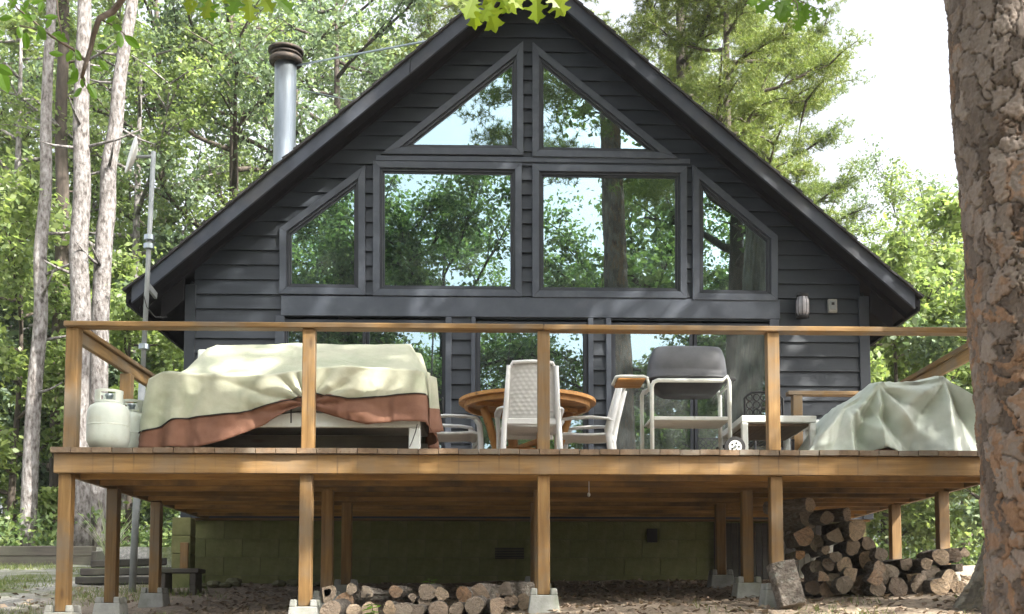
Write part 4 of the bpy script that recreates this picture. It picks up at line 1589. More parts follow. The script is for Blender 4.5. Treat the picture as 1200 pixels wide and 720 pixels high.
# ------------------------------------------------------------------ firewood
def log_mesh(seed, hollow=False):
    r = random.Random(seed)
    n, m = 22, 6
    ph = [r.uniform(0, 6.28) for _ in range(5)]
    am = [r.uniform(.02, .07), r.uniform(.02, .06), r.uniform(.01, .04), r.uniform(.01, .03), .02]
    flat = r.uniform(0, 6.28)
    cut = r.choice([.35, .8, 1.2, 1.2, 1.2, .5])
    flat2, cut2 = flat + r.uniform(1.4, 2.0), (r.choice([.3, .6]) if cut < .6 else 1.3)
    vs, fs, mi = [], [], []
    for i in range(m + 1):
        t = i / m
        for j in range(n):
            a = 2 * math.pi * j / n
            rr = 1 + sum(am[k] * math.sin((k + 2) * a + ph[k] + (.5 * t if k > 2 else 0)) for k in range(5)) + r.uniform(-.02, .02)
            d = math.cos(a - flat) * rr
            x, z = rr * math.cos(a), rr * math.sin(a)
            if d > cut:
                x -= (d - cut) * math.cos(flat)
                z -= (d - cut) * math.sin(flat)
            d = x * math.cos(flat2) + z * math.sin(flat2)
            if d > cut2:
                x -= (d - cut2) * math.cos(flat2)
                z -= (d - cut2) * math.sin(flat2)
            tilt = .1 * x if i == 0 else 0
            vs.append((x * (1 + .05 * math.sin(3 * t + ph[0])) + .08 * math.sin(2 * t + ph[1]), t * 5 + tilt, z))
    for i in range(m):
        for j in range(n):
            k = (j + 1) % n
            fs.append((i * n + j, i * n + k, (i + 1) * n + k, (i + 1) * n + j))
            mi.append(0)
    if hollow:
        o = len(vs)
        for (dy, sc) in ((0, .5), (2.2, .42)):
            for j in range(n):
                x, y, z = vs[j]
                vs.append((x * sc, y + dy + .02, z * sc * .9))
        for j in range(n):
            k = (j + 1) % n
            fs.append((k, j, o + j, o + k)); mi.append(1)
            fs.append((o + k, o + j, o + n + j, o + n + k)); mi.append(0)
        fs.append(tuple(o + n + j for j in reversed(range(n)))); mi.append(0)
    else:
        o = len(vs)
        for sc, dy in ((.9, -.01), (.45, -.03)):
            for j in range(n):
                x, y, z = vs[j]
                vs.append((x * sc, y + dy + r.uniform(-.02, .02), z * sc))
        for j in range(n):
            k = (j + 1) % n
            fs.append((k, j, o + j, o + k)); mi.append(1)
            fs.append((o + k, o + j, o + n + j, o + n + k)); mi.append(1)
        fs.append(tuple(o + n + j for j in reversed(range(n)))); mi.append(1)
    fs.append(tuple(m * n + j for j in range(n))); mi.append(1)
    mb = MB()
    mb.v, mb.f, mb.m = vs, fs, mi
    return mb.mesh("firewood_log", [M['log_bark'], M['log_end']], False)

log_vars = [log_mesh(s) for s in range(12)]
hollow = log_mesh(31, True)

def put_log(x, y, z, r, length, yaw, pitch, label, group, me=None, roll=None):
    o = link("firewood_log", me or random.choice(log_vars))
    s = r
    o.scale = (s, length / 5.0, s)
    o.rotation_mode = 'YXZ'
    o.rotation_euler = (pitch, random.uniform(0, 6.28) if roll is None else roll, yaw)
    o.location = (x, y, z)
    return tag(o, label, "log", group)

ordn = ["first", "second", "third", "fourth", "fifth", "sixth", "seventh", "eighth", "ninth", "tenth", "eleventh", "twelfth"]
# stack on the right, beside the pine: measured log ends (x, y, radius in the photograph), all standing on the same ground line
pile = [(150, 110, 45), (145, 195, 60), (95, 285, 75), (85, 400, 38), (195, 345, 52), (245, 385, 26), (255, 190, 42), (310, 275, 65), (375, 170, 42),
        (435, 265, 66), (410, 370, 50), (505, 345, 45), (495, 440, 54), (575, 410, 46), (360, 475, 50), (305, 425, 36), (262, 470, 38), (195, 490, 47),
        (215, 560, 47), (290, 560, 47), (415, 525, 55), (355, 595, 52), (260, 625, 56), (165, 615, 47), (450, 625, 62), (525, 550, 60), (625, 530, 62),
        (570, 490, 42), (560, 625, 50), (755, 550, 66), (685, 630, 62), (720, 455, 50), (885, 535, 66), (815, 635, 60), (935, 630, 58), (1000, 560, 60),
        (1015, 415, 46), (940, 425, 50), (1060, 480, 36), (870, 465, 44), (1080, 385, 42), (1060, 630, 55)]
rows_ = {}
for i, (a, b, r) in enumerate(pile):
    k = 0 if b > 585 else 1 if b > 520 else 2 if b > 455 else 3 if b > 360 else 4 if b > 240 else 5
    rows_.setdefault(k, []).append(i)
rown_ = ["bottom", "second", "third", "fourth", "fifth", "top"]
for k, ids in rows_.items():
    ids.sort(key=lambda i: pile[i][0])
    for n_, i in enumerate(ids):
        a, b, r = pile[i]
        yb = .60 + random.uniform(-.12, .12) + .02 * k
        p = P(920 + a / 5.14, 570 + b / 5.14, yb)
        rr = r / 5.14 * (yb + 8.1) / FPX * .97
        zg = G(p.x, yb + .1)
        zz = max(p.z, zg + rr * .85) - (0.0)
        lab = f"{ordn[n_]} log from the left in the {rown_[k]} row of the firewood stack by the pine"
        put_log(p.x, yb, zz, rr, random.uniform(.42, .55), random.uniform(-.12, .12) + (.35 if k == 5 else 0), random.uniform(-.03, .03), lab, "firewood logs in the right stack")
# loose row under the deck front
rowl = [(95, 145, 50), (190, 195, 46), (285, 160, 42), (222, 130, 26), (235, 243, 36), (320, 243, 44), (530, 185, 30), (600, 195, 37),
        (600, 145, 40), (670, 165, 40), (785, 165, 46), (868, 170, 56), (940, 180, 42), (1000, 140, 44), (1020, 190, 36), (1085, 195, 38), (840, 215, 45),
        (955, 218, 42), (750, 228, 34), (660, 238, 46), (545, 242, 40), (480, 235, 42), (412, 228, 36), (115, 235, 50), (445, 145, 30)]
order = sorted(range(len(rowl)), key=lambda i: rowl[i][0])
lower = [i for i in order if rowl[i][1] > 205]
upper = [i for i in order if rowl[i][1] <= 205]
def nth(i):
    return ordn[i] if i < 12 else ["thirteenth", "fourteenth", "fifteenth", "sixteenth", "seventeenth", "eighteenth"][i - 12]
for nm, ids in (("front bottom", lower), ("upper back", upper)):
    for n_, i in enumerate(ids):
        a, b, r = rowl[i]
        yb = -.12 if nm == "front bottom" else .16
        yb += random.uniform(-.04, .04)
        p = P(360 + a / 4.286, 660 + b / 4.286, yb)
        rr = r / 4.286 * (yb + 8.1) / FPX * 1.05
        zg = G(p.x, yb + .1)
        zz = max(p.z, zg + rr * .8)
        if i == 0:
            lab = "grey hollow log at the left end of the firewood row under the deck"
        else:
            lab = f"{nth(n_)} log from the left in the {nm} line of loose firewood"
        yaw = random.uniform(-.25, .25)
        if i in (10, 11, 13):
            yaw = -.55
        put_log(p.x, yb, zz, rr, random.uniform(.28, .40), yaw, random.uniform(-.05, .06), lab, "loose firewood under the deck front", hollow if i == 0 else None)
pc = P(445, 697, .1)
put_log(pc.x - .1, .12, pc.z, .045, .26, -1.35, .05, "thin pale log lying crosswise in the loose firewood row", "loose firewood under the deck front")
# big bark chunk leaning on the right post
pb = P(930, 708, -.18)
ch = put_log(pb.x + .02, -.14, G(pb.x, -.18) + .02, .125, .33, .45, 1.2, "large bark-covered log chunk standing against the second post from the right", "standing logs", log_vars[3], 1.0)

# lumber, bench and retaining timbers at the left
for k, (pa_, pb_) in enumerate(((92, 206), (98, 204), (110, 190))):
    yl = 4.35 + .06 * k
    xa, xb = PX(pa_, 670, yl), PX(pb_, 670, yl)
    zb = G((xa + xb) / 2, yl) + .045 + .085 * k
    t = MB().beam((xa, yl - .05 * k, zb), (xb, yl + .08 * k, zb + .02 * k), .2 - .03 * k, .08).build("old_beam", M['dark_x'], None, bevel=.008)
    tag(t, ["bottom dark weathered beam of the stack beside the left posts", "middle dark weathered beam of the stack beside the left posts", "topmost dark weathered beam stacked beside the left posts"][k], "beam", "dark beams stacked at the left")
bxc, byc = PX(212, 680, 3.3), 3.3
zg = G(bxc, byc)
lb = thing("low_bench", "small low wooden bench under the deck at the cabin's left corner", "bench", (bxc, byc, zg))
MB().box(bxc - .21, bxc + .21, byc - .14, byc + .14, zg + .21, zg + .255).build("seat", M['old_x'], lb, bevel=.006)
for s in (-1, 1):
    MB().box(bxc + s * .15 - .03, bxc + s * .15 + .03, byc - .12, byc + .12, zg - .02, zg + .209).build("leg", M['old_x'], lb, bevel=.006)
pil = P(215, 640, 3.95)
pt = thing("corner_pier", "mossy square pier with a stained plank under the cabin's left corner", "pier", (pil.x, 3.95, G(pil.x, 3.95)))
zb_ = G(pil.x, 3.95) - .03
kk = 0
while zb_ < DZ - .28:
    MB().box(pil.x - .10 + .004 * (kk % 2), pil.x + .10, 3.85, 4.05, zb_, zb_ + .19).build("block", M['block'], pt, bevel=.006)
    zb_ += .193
    kk += 1
MB().box(pil.x - .0, pil.x + .085, 3.825, 3.846, PZ(215, 668, 3.84), PZ(215, 636, 3.84)).build("plank", M['cedar_z'], pt, bevel=.004)
for k, (a, b) in enumerate(((-40, 111), (112, 131))):
    for j in range(1 if k else 2):
        pa, pb_ = P(a, 640, 8.55 + .0 * k), P(b, 640, 8.55 - (.35 if k else 0))
        ya, yb = 8.55 - .01 * j, 8.55 - (.4 if k else 0)
        zg = min(G(pa.x, 8.5), G(pb_.x, 8.5)) - .03
        xa, xb = pa.x, pb_.x
        o = MB().beam((xa, ya, zg + .085 + .152 * j), (xb, yb, zg + .085 + .152 * j), .14, .15 if not k else .30).build("retaining_timber", M['old_x'], None, bevel=.01)
        tag(o, [["lower weathered retaining timber behind the gravel at far left", "upper weathered retaining timber behind the gravel at far left"], ["short angled retaining timber end left of the deck posts"]][k][j], "timber", "retaining timbers")

# leaf pile, stones under the deck near the wall
rk = random.Random(5)
for k in range(14):
    x, y = rk.uniform(-3.2, -1.7), rk.uniform(3.75, 4.1)
    s = rk.uniform(.03, .075)
    mb = MB()
    vs, fs = [], []
    n = 8
    for i, (zz, sc) in enumerate(((-.5, .7), (0, 1.0), (.5, .85), (.8, .4))):
        for j in range(n):
            a = 2 * math.pi * j / n
            q = sc * rk.uniform(.8, 1.15)
            vs.append((x + s * 1.3 * q * math.cos(a), y + s * q * math.sin(a), G(x, y) + s * (.45 + zz * .8)))
    for i in range(3):
        for j in range(n):
            j2 = (j + 1) % n
            fs.append((i * n + j, i * n + j2, (i + 1) * n + j2, (i + 1) * n + j))
    fs += [tuple(reversed(range(n))), tuple(3 * n + j for j in range(n))]
    o = mb.add(vs, fs).build("stone", M['mortar'])
    tag(o, "dark rough stone in the rubble along the block wall under the deck's left half", "stone", "rubble along the foundation")

# ------------------------------------------------------------------ big pine trunks with plated bark
def plate_trunk(name, path, rad, rows, cols, mats, seed, cell=(.10, .17), depth=.03, flare=0.0, flare_h=.5, ridge=0):
    """trunk surface whose bark plates are real relief; path/rad are functions of z"""
    rng = np.random.default_rng(seed)
    zs = np.asarray(rows)
    th = np.linspace(0, 2 * math.pi, cols, endpoint=False)
    T, Z = np.meshgrid(th, zs)
    Rm = rad(zs)[:, None]
    R0 = float(np.median(rad(zs)))
    circ = 2 * math.pi * R0
    u = T * R0
    v = Z.copy()
    wob = lambda a, b, f, p: np.sin(a * f + p) * np.sin(b * f * .7 + 1.3 * p)
    ang = T
    tab = rng.random((128, 128))
    def vn(a, b):
        a0, b0 = np.floor(a).astype(int), np.floor(b).astype(int)
        fa, fb = a - a0, b - b0
        fa, fb = fa * fa * (3 - 2 * fa), fb * fb * (3 - 2 * fb)
        g = lambda i, j: tab[i % 128, j % 128]
        return (g(a0, b0) * (1 - fa) + g(a0 + 1, b0) * fa) * (1 - fb) + (g(a0, b0 + 1) * (1 - fa) + g(a0 + 1, b0 + 1) * fa) * fb - .5
    def fb(a, b, f, o=4):
        s, am = 0, 1.0
        for k in range(o):
            s = s + am * vn(a * f + 17.3 * k, b * f + 5.1 * k)
            f *= 2.1; am *= .55
        return s
    uw = u + .075 * fb(u, v, 7.0) + .02 * fb(u + 9, v, 40.0, 3)
    vw = v + .10 * fb(u + 31, v + 7, 6.0) + .025 * fb(u + 5, v, 38.0, 3)
    def worley(uu, vv, cu, cv):
        nu = max(3, int(round(circ / cu)))
        cu = circ / nu
        gi = np.floor(uu / cu).astype(int)
        gj = np.floor(vv / cv).astype(int)
        j0 = gj.min() - 2
        nj = gj.max() - j0 + 3
        jit = rng.random((nu, nj, 2))
        rnd = rng.random((nu, nj))
        f1 = np.full(uu.shape, 9.0); f2 = np.full(uu.shape, 9.0); idv = np.zeros(uu.shape)
        for di in (-1, 0, 1):
            for dj in (-1, 0, 1):
                ci, cj = gi + di, gj + dj
                q = jit[ci % nu, cj - j0]
                du = uu / cu - (ci + q[..., 0]); dv = vv / cv - (cj + q[..., 1])
                d = np.sqrt(du * du + dv * dv)
                near = d < f1
                f2 = np.where(near, f1, np.minimum(f2, d))
                idv = np.where(near, rnd[ci % nu, cj - j0], idv)
                f1 = np.where(near, d, f1)
        return f1, f2, idv
    f1, f2, id1 = worley(uw, vw, *cell)
    g1, g2, id2 = worley(uw * 1.0 + .3, vw, cell[0] * .42, cell[1] * .40)
    e1 = np.clip((f2 - f1) / .06, 0, 1)
    e2 = np.clip((g2 - g1) / .10, 0, 1)
    flake = np.floor((fb(u + 3, v * .6 + 11, 15.0, 4) + .8) * 7) / 7      # overlapping flaked layers
    disp = depth * (e1 * (.75 + .25 * id1)) + depth * .22 * e2 * (.3 + .7 * id2) + depth * .75 * flake + .004 * fb(u, v, 90.0, 3)
    RR = Rm + disp - depth * 1.1
    if flare:
        k = np.clip((flare_h - (Z - zs[0])) / flare_h, 0, 1) ** 2
        RR = RR + flare * k * (1 + .45 * np.sin(5 * T + 1) + .25 * np.sin(3 * T))
    px, py = path(zs)
    V = np.stack([px[:, None] + RR * np.cos(T), py[:, None] + RR * np.sin(T), Z], -1).reshape(-1, 3)
    n, m = len(zs), cols
    ii = np.arange(n * m).reshape(n, m)
    i2 = np.roll(ii, -1, axis=1)
    Q = np.stack([ii[:-1], i2[:-1], i2[1:], ii[1:]], -1).reshape(-1, 4)
    me = np_mesh(name, V, Q, mats, True)
    att = me.attributes.new("plate", 'FLOAT_COLOR', 'POINT')
    cols_ = np.stack([id1, id2, e1, np.ones_like(id1)], -1).reshape(-1, 4).astype(np.float32)
    att.data.foreach_set("color", cols_.ravel())
    return me

def plate_mat(name, greys, warm, warm_lo, warm_hi):
    """greys: ramp over plate id; warm: colour of freshly flaked plates"""
    m, nt, out = nmat(name)
    L = nt.links.new
    at = N(nt, "ShaderNodeAttribute")
    at.attribute_name = "plate"
    sp = N(nt, "ShaderNodeSeparateColor")
    L(at.outputs["Color"], sp.inputs[0])
    tc = N(nt, "ShaderNodeTexCoord")
    mp = N(nt, "ShaderNodeMapping")
    mp.inputs["Scale"].default_value = (1, 1, .45)
    L(tc.outputs["Object"], mp.inputs[0])
    n1 = N(nt, "ShaderNodeTexNoise", Scale=28.0, Detail=8.0, Roughness=.7)
    L(mp.outputs[0], n1.inputs["Vector"])
    mx = N(nt, "ShaderNodeMath", operation='MULTIPLY_ADD')
    mx.inputs[1].default_value = .45
    L(sp.outputs[0], mx.inputs[0])
    ml = N(nt, "ShaderNodeMath", operation='MULTIPLY')
    ml.inputs[1].default_value = .6
    L(n1.outputs["Fac"], ml.inputs[0])
    L(ml.outputs[0], mx.inputs[2])
    col = ramp(nt, mx.outputs[0], greys)
    n2 = N(nt, "ShaderNodeTexNoise", Scale=1.6, Detail=4.0)
    L(mp.outputs[0], n2.inputs["Vector"])
    a2 = N(nt, "ShaderNodeMath", operation='MULTIPLY_ADD')
    a2.inputs[1].default_value = .34
    L(sp.outputs[1], a2.inputs[0])
    L(n2.outputs["Fac"], a2.inputs[2])
    mr = N(nt, "ShaderNodeMapRange")
    mr.inputs[1].default_value = warm_lo
    mr.inputs[2].default_value = warm_hi
    L(a2.outputs[0], mr.inputs[0])
    wc = ramp(nt, n1.outputs["Fac"], warm)
    wf = N(nt, "ShaderNodeMath", operation='MULTIPLY')
    wf.inputs[1].default_value = .75
    L(mr.outputs[0], wf.inputs[0])
    col = mixc(nt, wf.outputs[0], col, wc)
    bs = N(nt, "ShaderNodeBsdfPrincipled", Roughness=.9)
    bs.inputs["Specular IOR Level"].default_value = .25
    L(col, bs.inputs["Base Color"])
    n3 = N(nt, "ShaderNodeTexNoise", Scale=110.0, Detail=6.0, Roughness=.7)
    L(mp.outputs[0], n3.inputs["Vector"])
    bp = N(nt, "ShaderNodeBump", Strength=.8, Distance=.006)
    L(n3.outputs["Fac"], bp.inputs["Height"])
    L(bp.outputs[0], bs.inputs["Normal"])
    L(bs.outputs[0], out.inputs[0])
    return m
M['pine_plates'] = plate_mat('pine_plate_bark', [(.22, (.07, .056, .047)), (.45, (.15, .122, .104)), (.75, (.25, .212, .185))],
                             [(.3, (.19, .105, .06)), (.7, (.33, .205, .125))], .66, .78)
M['grey_plates'] = plate_mat('grey_plate_bark', [(.25, (.075, .068, .055)), (.5, (.15, .14, .115)), (.8, (.25, .24, .20))],
                             [(.3, (.12, .10, .07)), (.7, (.2, .17, .12))], .7, .85)

# ------------------------------------------------------------------ tree crowns
def leaf_cloud(name, centres, radii, counts, L_, W_, mat, seed, up=.5, squash=.7):
    rng = np.random.default_rng(seed)
    C = np.repeat(np.asarray(centres, float), counts, axis=0)
    Rr = np.repeat(np.asarray(radii, float), counts)
    n = len(C)
    d = rng.normal(size=(n, 3))
    d /= np.linalg.norm(d, axis=1)[:, None]
    d *= (rng.random(n) ** .45)[:, None]
    pos = C + d * Rr[:, None] * np.array([1, 1, squash])
    nrm = rng.normal(size=(n, 3)) * (1 - up) + np.array([0, 0, up]) + d * .4
    nrm /= np.linalg.norm(nrm, axis=1)[:, None]
    t = rng.normal(size=(n, 3)) + np.array([0, 0, -.35])
    t -= nrm * (t * nrm).sum(1)[:, None]
    t /= np.linalg.norm(t, axis=1)[:, None]
    b = np.cross(nrm, t)
    s = rng.uniform(.65, 1.3, n)[:, None]
    l, w = L_ * s * .5, W_ * s * .5
    V = np.stack([pos - t * l, pos + b * w - t * l * .1, pos + t * l - nrm * l * .25, pos - b * w - t * l * .1], 1).reshape(-1, 3)
    Q = np.arange(n * 4).reshape(-1, 4)
    return np_mesh(name, V, Q, mat)

def needle_cloud(name, centres, radii, counts, mat, seed, L_=.14, W_=.015):
    """needle tufts: bundles of thin blades fanning from twig tips"""
    rng = np.random.default_rng(seed)
    C = np.repeat(np.asarray(centres, float), counts, axis=0)
    Rr = np.repeat(np.asarray(radii, float), counts)
    n = len(C)
    d = rng.normal(size=(n, 3)); d /= np.linalg.norm(d, axis=1)[:, None]
    tip = C + d * (rng.random(n) ** .5 * Rr)[:, None] * np.array([1, 1, .45])
    k = 13
    tip = np.repeat(tip, k, axis=0)
    dirs = rng.normal(size=(n * k, 3)) + np.array([0, 0, .45])
    dirs /= np.linalg.norm(dirs, axis=1)[:, None]
    sd = np.cross(dirs, rng.normal(size=(n * k, 3)))
    sd /= np.linalg.norm(sd, axis=1)[:, None]
    l = L_ * rng.uniform(.7, 1.2, n * k)[:, None]
    V = np.stack([tip - sd * W_ * .5, tip + sd * W_ * .5, tip + dirs * l], 1).reshape(-1, 3)
    return np_mesh(name, V, np.arange(n * k * 3).reshape(-1, 3), mat)

def grow(seed, H, base, spread, pine=False, limbs=16, r0=.2, lean=0.0):
    """trunk + limbs as one tapered mesh; returns mesh builder and clump centres"""
    r = random.Random(seed)
    mb = MB()
    path = []
    ax, ay = r.uniform(-1, 1) * lean, r.uniform(-1, 1) * lean
    for i in range(13):
        t = i / 12
        path.append(Vector((ax * t * t * H + .05 * math.sin(5 * t + seed), ay * t * t * H + .05 * math.cos(4 * t + seed), t * H)))
    mb.tube(path, [r0 * (1.25 if i == 0 else 1) * (1 - .88 * i / 12) + .01 for i in range(13)], 10)
    cl = []
    for k in range(limbs):
        f = base + (1 - base) * ((k + .5) / limbs) ** .9
        i = min(11, int(f * 12))
        p0 = path[i].lerp(path[i + 1], f * 12 - i)
        an = k * 2.4 + r.uniform(-.4, .4)
        prof = math.sin(math.pi * min(1, .18 + .82 * (1 - (f - base) / (1 - base)) ** .8)) if not pine else (1 - .75 * (f - base) / (1 - base))
        ln = spread * (.45 + .65 * prof) * r.uniform(.75, 1.15)
        rise = r.uniform(.15, .55) if not pine else r.uniform(-.08, .28)
        pts = [p0]
        d = Vector((math.cos(an), math.sin(an), rise)).normalized()
        for q in range(1, 7):
            d = (d + Vector((r.uniform(-.22, .22), r.uniform(-.22, .22), r.uniform(-.12, .16)))).normalized()
            pts.append(pts[-1] + d * ln / 6)
        rl = r0 * (1 - .85 * f) * .55 + .012
        mb.tube(pts, [rl * (1 - .8 * q / 6) + .004 for q in range(7)], 6)
        for q in range(2, 7):
            cl.append((pts[q], 1.0))
            for _ in range(2):
                d2 = (d + Vector((r.uniform(-1, 1), r.uniform(-1, 1), r.uniform(-.4, .6)))).normalized()
                l2 = ln * r.uniform(.18, .36)
                e = pts[q] + d2 * l2
                mid = pts[q] + d2 * l2 * .5 + Vector((0, 0, .05))
                mb.tube([pts[q], mid, e], [rl * .35 + .004, rl * .22 + .004, .004], 4, cap=False)
                cl.append((e, .9))
                cl.append((mid, .6))
    cl.append((path[-1], 1.0))
    return mb, cl

class Kind:
    pass
KINDS = {}
def make_kind(key, seed, H, base, spread, mat, bark, pine=False, limbs=16, per=22, cr=.75, L_=.15, W_=.09, r0=.2, lean=.02, up=.5, keep=1.0):
    mb, cl = grow(seed, H, base, spread, pine, limbs, r0, lean)
    r = random.Random(seed + 99)
    cl = [c for c in cl if r.random() < keep]
    k = Kind()
    k.trunk = mb.mesh("trunk", M[bark], True)
    cen = [tuple(c[0]) for c in cl]
    rad = [cr * c[1] * r.uniform(.7, 1.25) for c in cl]
    if pine:
        cnt = [max(2, int(per * c[1] * r.uniform(.6, 1.3))) for c in cl]
        k.crown = needle_cloud("crown", cen, rad, cnt, M[mat], seed)
    else:
        cnt = [max(3, int(per * c[1] * r.uniform(.5, 1.4))) for c in cl]
        k.crown = leaf_cloud("crown", cen, rad, cnt, L_, W_, M[mat], seed, up)
    KINDS[key] = k

make_kind('oak_a', 1, 13.0, .28, 3.6, 'leaf_cool', 'bark_dark', limbs=20, per=66, cr=.62, keep=.75, r0=.22, L_=.13, W_=.075)
make_kind('oak_b', 2, 15.0, .30, 4.0, 'leaf_mid', 'bark_dark', limbs=22, per=66, cr=.66, keep=.72, r0=.24, L_=.13, W_=.08)
make_kind('gum', 3, 11.0, .15, 2.8, 'leaf_yellow', 'bark_grey', limbs=20, per=60, cr=.55, keep=.75, r0=.15, L_=.12, W_=.07)
make_kind('sapling', 4, 5.2, .08, 1.7, 'leaf_yellow', 'bark_dark', limbs=16, per=45, cr=.42, L_=.13, W_=.075, r0=.06)
make_kind('sapling_c', 5, 4.6, .06, 1.7, 'leaf_cool', 'bark_dark', limbs=15, per=45, cr=.42, L_=.13, W_=.075, r0=.05)
make_kind('pine_a', 6, 17.0, .30, 3.2, 'needle', 'bark_dark', pine=True, limbs=30, per=36, cr=.55, r0=.24, lean=.01, keep=.8)
make_kind('canopy', 8, 13.5, .46, 4.4, 'leaf_mid', 'bark_dark', limbs=22, per=46, cr=.66, L_=.17, W_=.10, r0=.26, keep=.55)
make_kind('oak_full', 9, 12.0, .16, 3.6, 'leaf_mid', 'bark_dark', limbs=24, per=95, cr=.75, L_=.15, W_=.09, r0=.22)

def tree(kind, x, y, s, rot, label, group, cat="tree", name="tree", zs=1.0, z=None):
    t = thing(name, label, cat, (x, y, (G(x, y) if z is None else z) - .05), group)
    for nm, me in (("trunk", KINDS[kind].trunk), ("crown", KINDS[kind].crown)):
        o = bpy.data.objects.new(nm, me)
        COL.objects.link(o)
        o.parent = t
    t.scale = (s, s, s * zs)
    t.rotation_euler = (0, 0, rot)
    return t

def at(px, Y):
    return PX(px, 500, Y)

# pine behind the right roof slope, yellow-green needles
tree('pine_a', at(800, 15.5), 15.5, .95, .4, "tall yellow-green pine rising behind the right roof slope", "pines behind the cabin", name="pine_tree")
tree('pine_a', at(905, 18.5), 18.5, .80, 2.2, "shorter yellow-green pine at the edge of the open sky", "pines behind the cabin", name="pine_tree")
tree('pine_a', at(500, 24), 24, 1.05, 1.1, "tall pine showing above the left roof slope near the oak leaves", "pines behind the cabin", name="pine_tree")
tree('pine_a', at(20, 22), 22, .85, 3.0, "pale pine in the wood at the far left edge", "pines behind the cabin", name="pine_tree")
tree('pine_a', at(855, 13.8), 13.8, .78, 5.0, "young yellow-green pine close behind the right roof slope", "pines behind the cabin", name="pine_tree")
# broadleaf wood, left
BT = "broadleaf trees behind the cabin"
tree('oak_a', at(400, 17), 17, 1.0, .3, "blue-green oak crowding the sky right of the stove pipe", BT, name="oak_tree")
tree('oak_a', at(270, 16), 16, .95, 1.9, "dense blue-green oak behind the stove pipe", BT, name="oak_tree")
tree('oak_b', at(190, 21), 21, 1.05, 2.6, "tall green oak behind the antenna mast", BT, name="oak_tree")
tree('gum', at(150, 14.5), 14.5, .95, 4.2, "yellow-green leafy tree between the pale trunks and the eave", BT, name="leafy_tree")
tree('oak_b', at(60, 25), 25, 1.05, 5.0, "tall green oak behind the three pale trunks", BT, name="oak_tree")
tree('gum', at(15, 17), 17, 1.1, .9, "yellow-green leafy tree at the left edge of the photo", BT, name="leafy_tree")
tree('oak_a', at(-60, 22), 22, 1.1, 2.0, "blue-green oak just beyond the left edge, its leaves in view", BT, name="oak_tree")
tree('oak_b', at(330, 30), 30, 1.15, .1, "tall far oak filling the gap behind the stove pipe cap", BT, name="oak_tree")
tree('oak_b', at(560, 32), 32, 1.1, 3.6, "tall far oak behind the roof peak", BT, name="oak_tree")
tree('oak_a', at(700, 27), 27, 1.1, 4.4, "blue-green oak behind the roof peak's right side", BT, name="oak_tree")
# broadleaf wood, right: lower, leaving open sky above
tree('gum', at(1000, 19), 19, .62, 2.2, "small yellow-green tree right of the eave below the open sky", BT, name="leafy_tree")
tree('gum', at(1085, 17), 17, .72, .7, "yellow-green tree beside the big pine trunk below the open sky", BT, name="leafy_tree")
tree('oak_a', at(1130, 23), 23, .78, 1.4, "blue-green oak against the left edge of the big pine trunk", BT, name="oak_tree")
tree('oak_b', at(1040, 28), 28, .62, .2, "far green oak low under the open sky", BT, name="oak_tree")
tree('oak_a', at(960, 25), 25, .70, 3.3, "far blue-green oak next to the right pine's needles", BT, name="oak_tree")
tree('oak_b', at(1225, 19), 19, .58, 2.9, "green oak mostly hidden behind the big pine trunk", BT, name="oak_tree")
# understory
US = "young understory trees"
us = [(20, 12.5, 'sapling', 1.1, "bushy green sapling at the far left above the retaining timbers"), (70, 15, 'sapling_c', 1.2, "blue-green sapling between the first and second pale trunks"),
      (150, 12.2, 'sapling', .9, "green sapling beneath the antenna mast"), (185, 16, 'sapling_c', 1.3, "blue-green sapling under the left eave"),
      (120, 19, 'sapling', 1.4, "tall green sapling behind the third pale trunk"), (-20, 16, 'sapling_c', 1.3, "blue-green sapling at the left picture edge"),
      (225, 20, 'sapling', 1.3, "green sapling beside the cabin's left corner"),
      (1050, 11.5, 'sapling', .95, "bushy green sapling behind the right deck railing"), (1100, 13.5, 'sapling', 1.1, "green sapling behind the right end of the tarp"),
      (1030, 15.5, 'sapling', 1.2, "green sapling beside the cabin's right corner"), (1150, 11, 'sapling_c', 1.0, "blue-green sapling left of the big pine trunk under the rail"),
      (1080, 18, 'sapling_c', 1.4, "blue-green sapling seen under the deck at right"), (1180, 15, 'sapling', 1.4, "green sapling behind the big pine trunk")]
for i, (px, Y, k, s, lab) in enumerate(us):
    tree(k, at(px, Y), Y, s, i * 1.7, lab, US, name="young_tree")
# far wood reading as one mass
rng = np.random.default_rng(3)
cen = np.stack([rng.uniform(-34, 36, 1500), rng.uniform(36, 50, 1500), rng.uniform(0, 1, 1500)], 1)
hmax = np.where(cen[:, 0] > 9, 7.5, 13.0)
cen[:, 2] = gz(cen[:, 0], cen[:, 1]) + cen[:, 2] ** .9 * hmax
fw = link("far_wood", leaf_cloud("far_wood", cen, rng.uniform(.8, 1.7, 1500), np.full(1500, 46), .30, .20, M['leaf_cool'], 12, .4))
tag(fw, "hazy green mass of distant woodland behind the nearer trees", "woodland", kind="stuff")
cen = np.stack([rng.uniform(-15, 16, 700), rng.uniform(9.5, 24, 700), np.zeros(700)], 1)
cen = cen[(cen[:, 0] < -5.2) | (cen[:, 0] > 5.0)]
cen[:, 2] = gz(cen[:, 0], cen[:, 1]) + rng.uniform(.05, .5, len(cen))
uw = link("undergrowth", leaf_cloud("undergrowth", cen, rng.uniform(.3, .65, len(cen)), np.full(len(cen), 60), .11, .065, M['leaf_mid'], 14, .4))
tag(uw, "low leafy undergrowth covering the forest floor beyond the gravel", "undergrowth", kind="stuff")

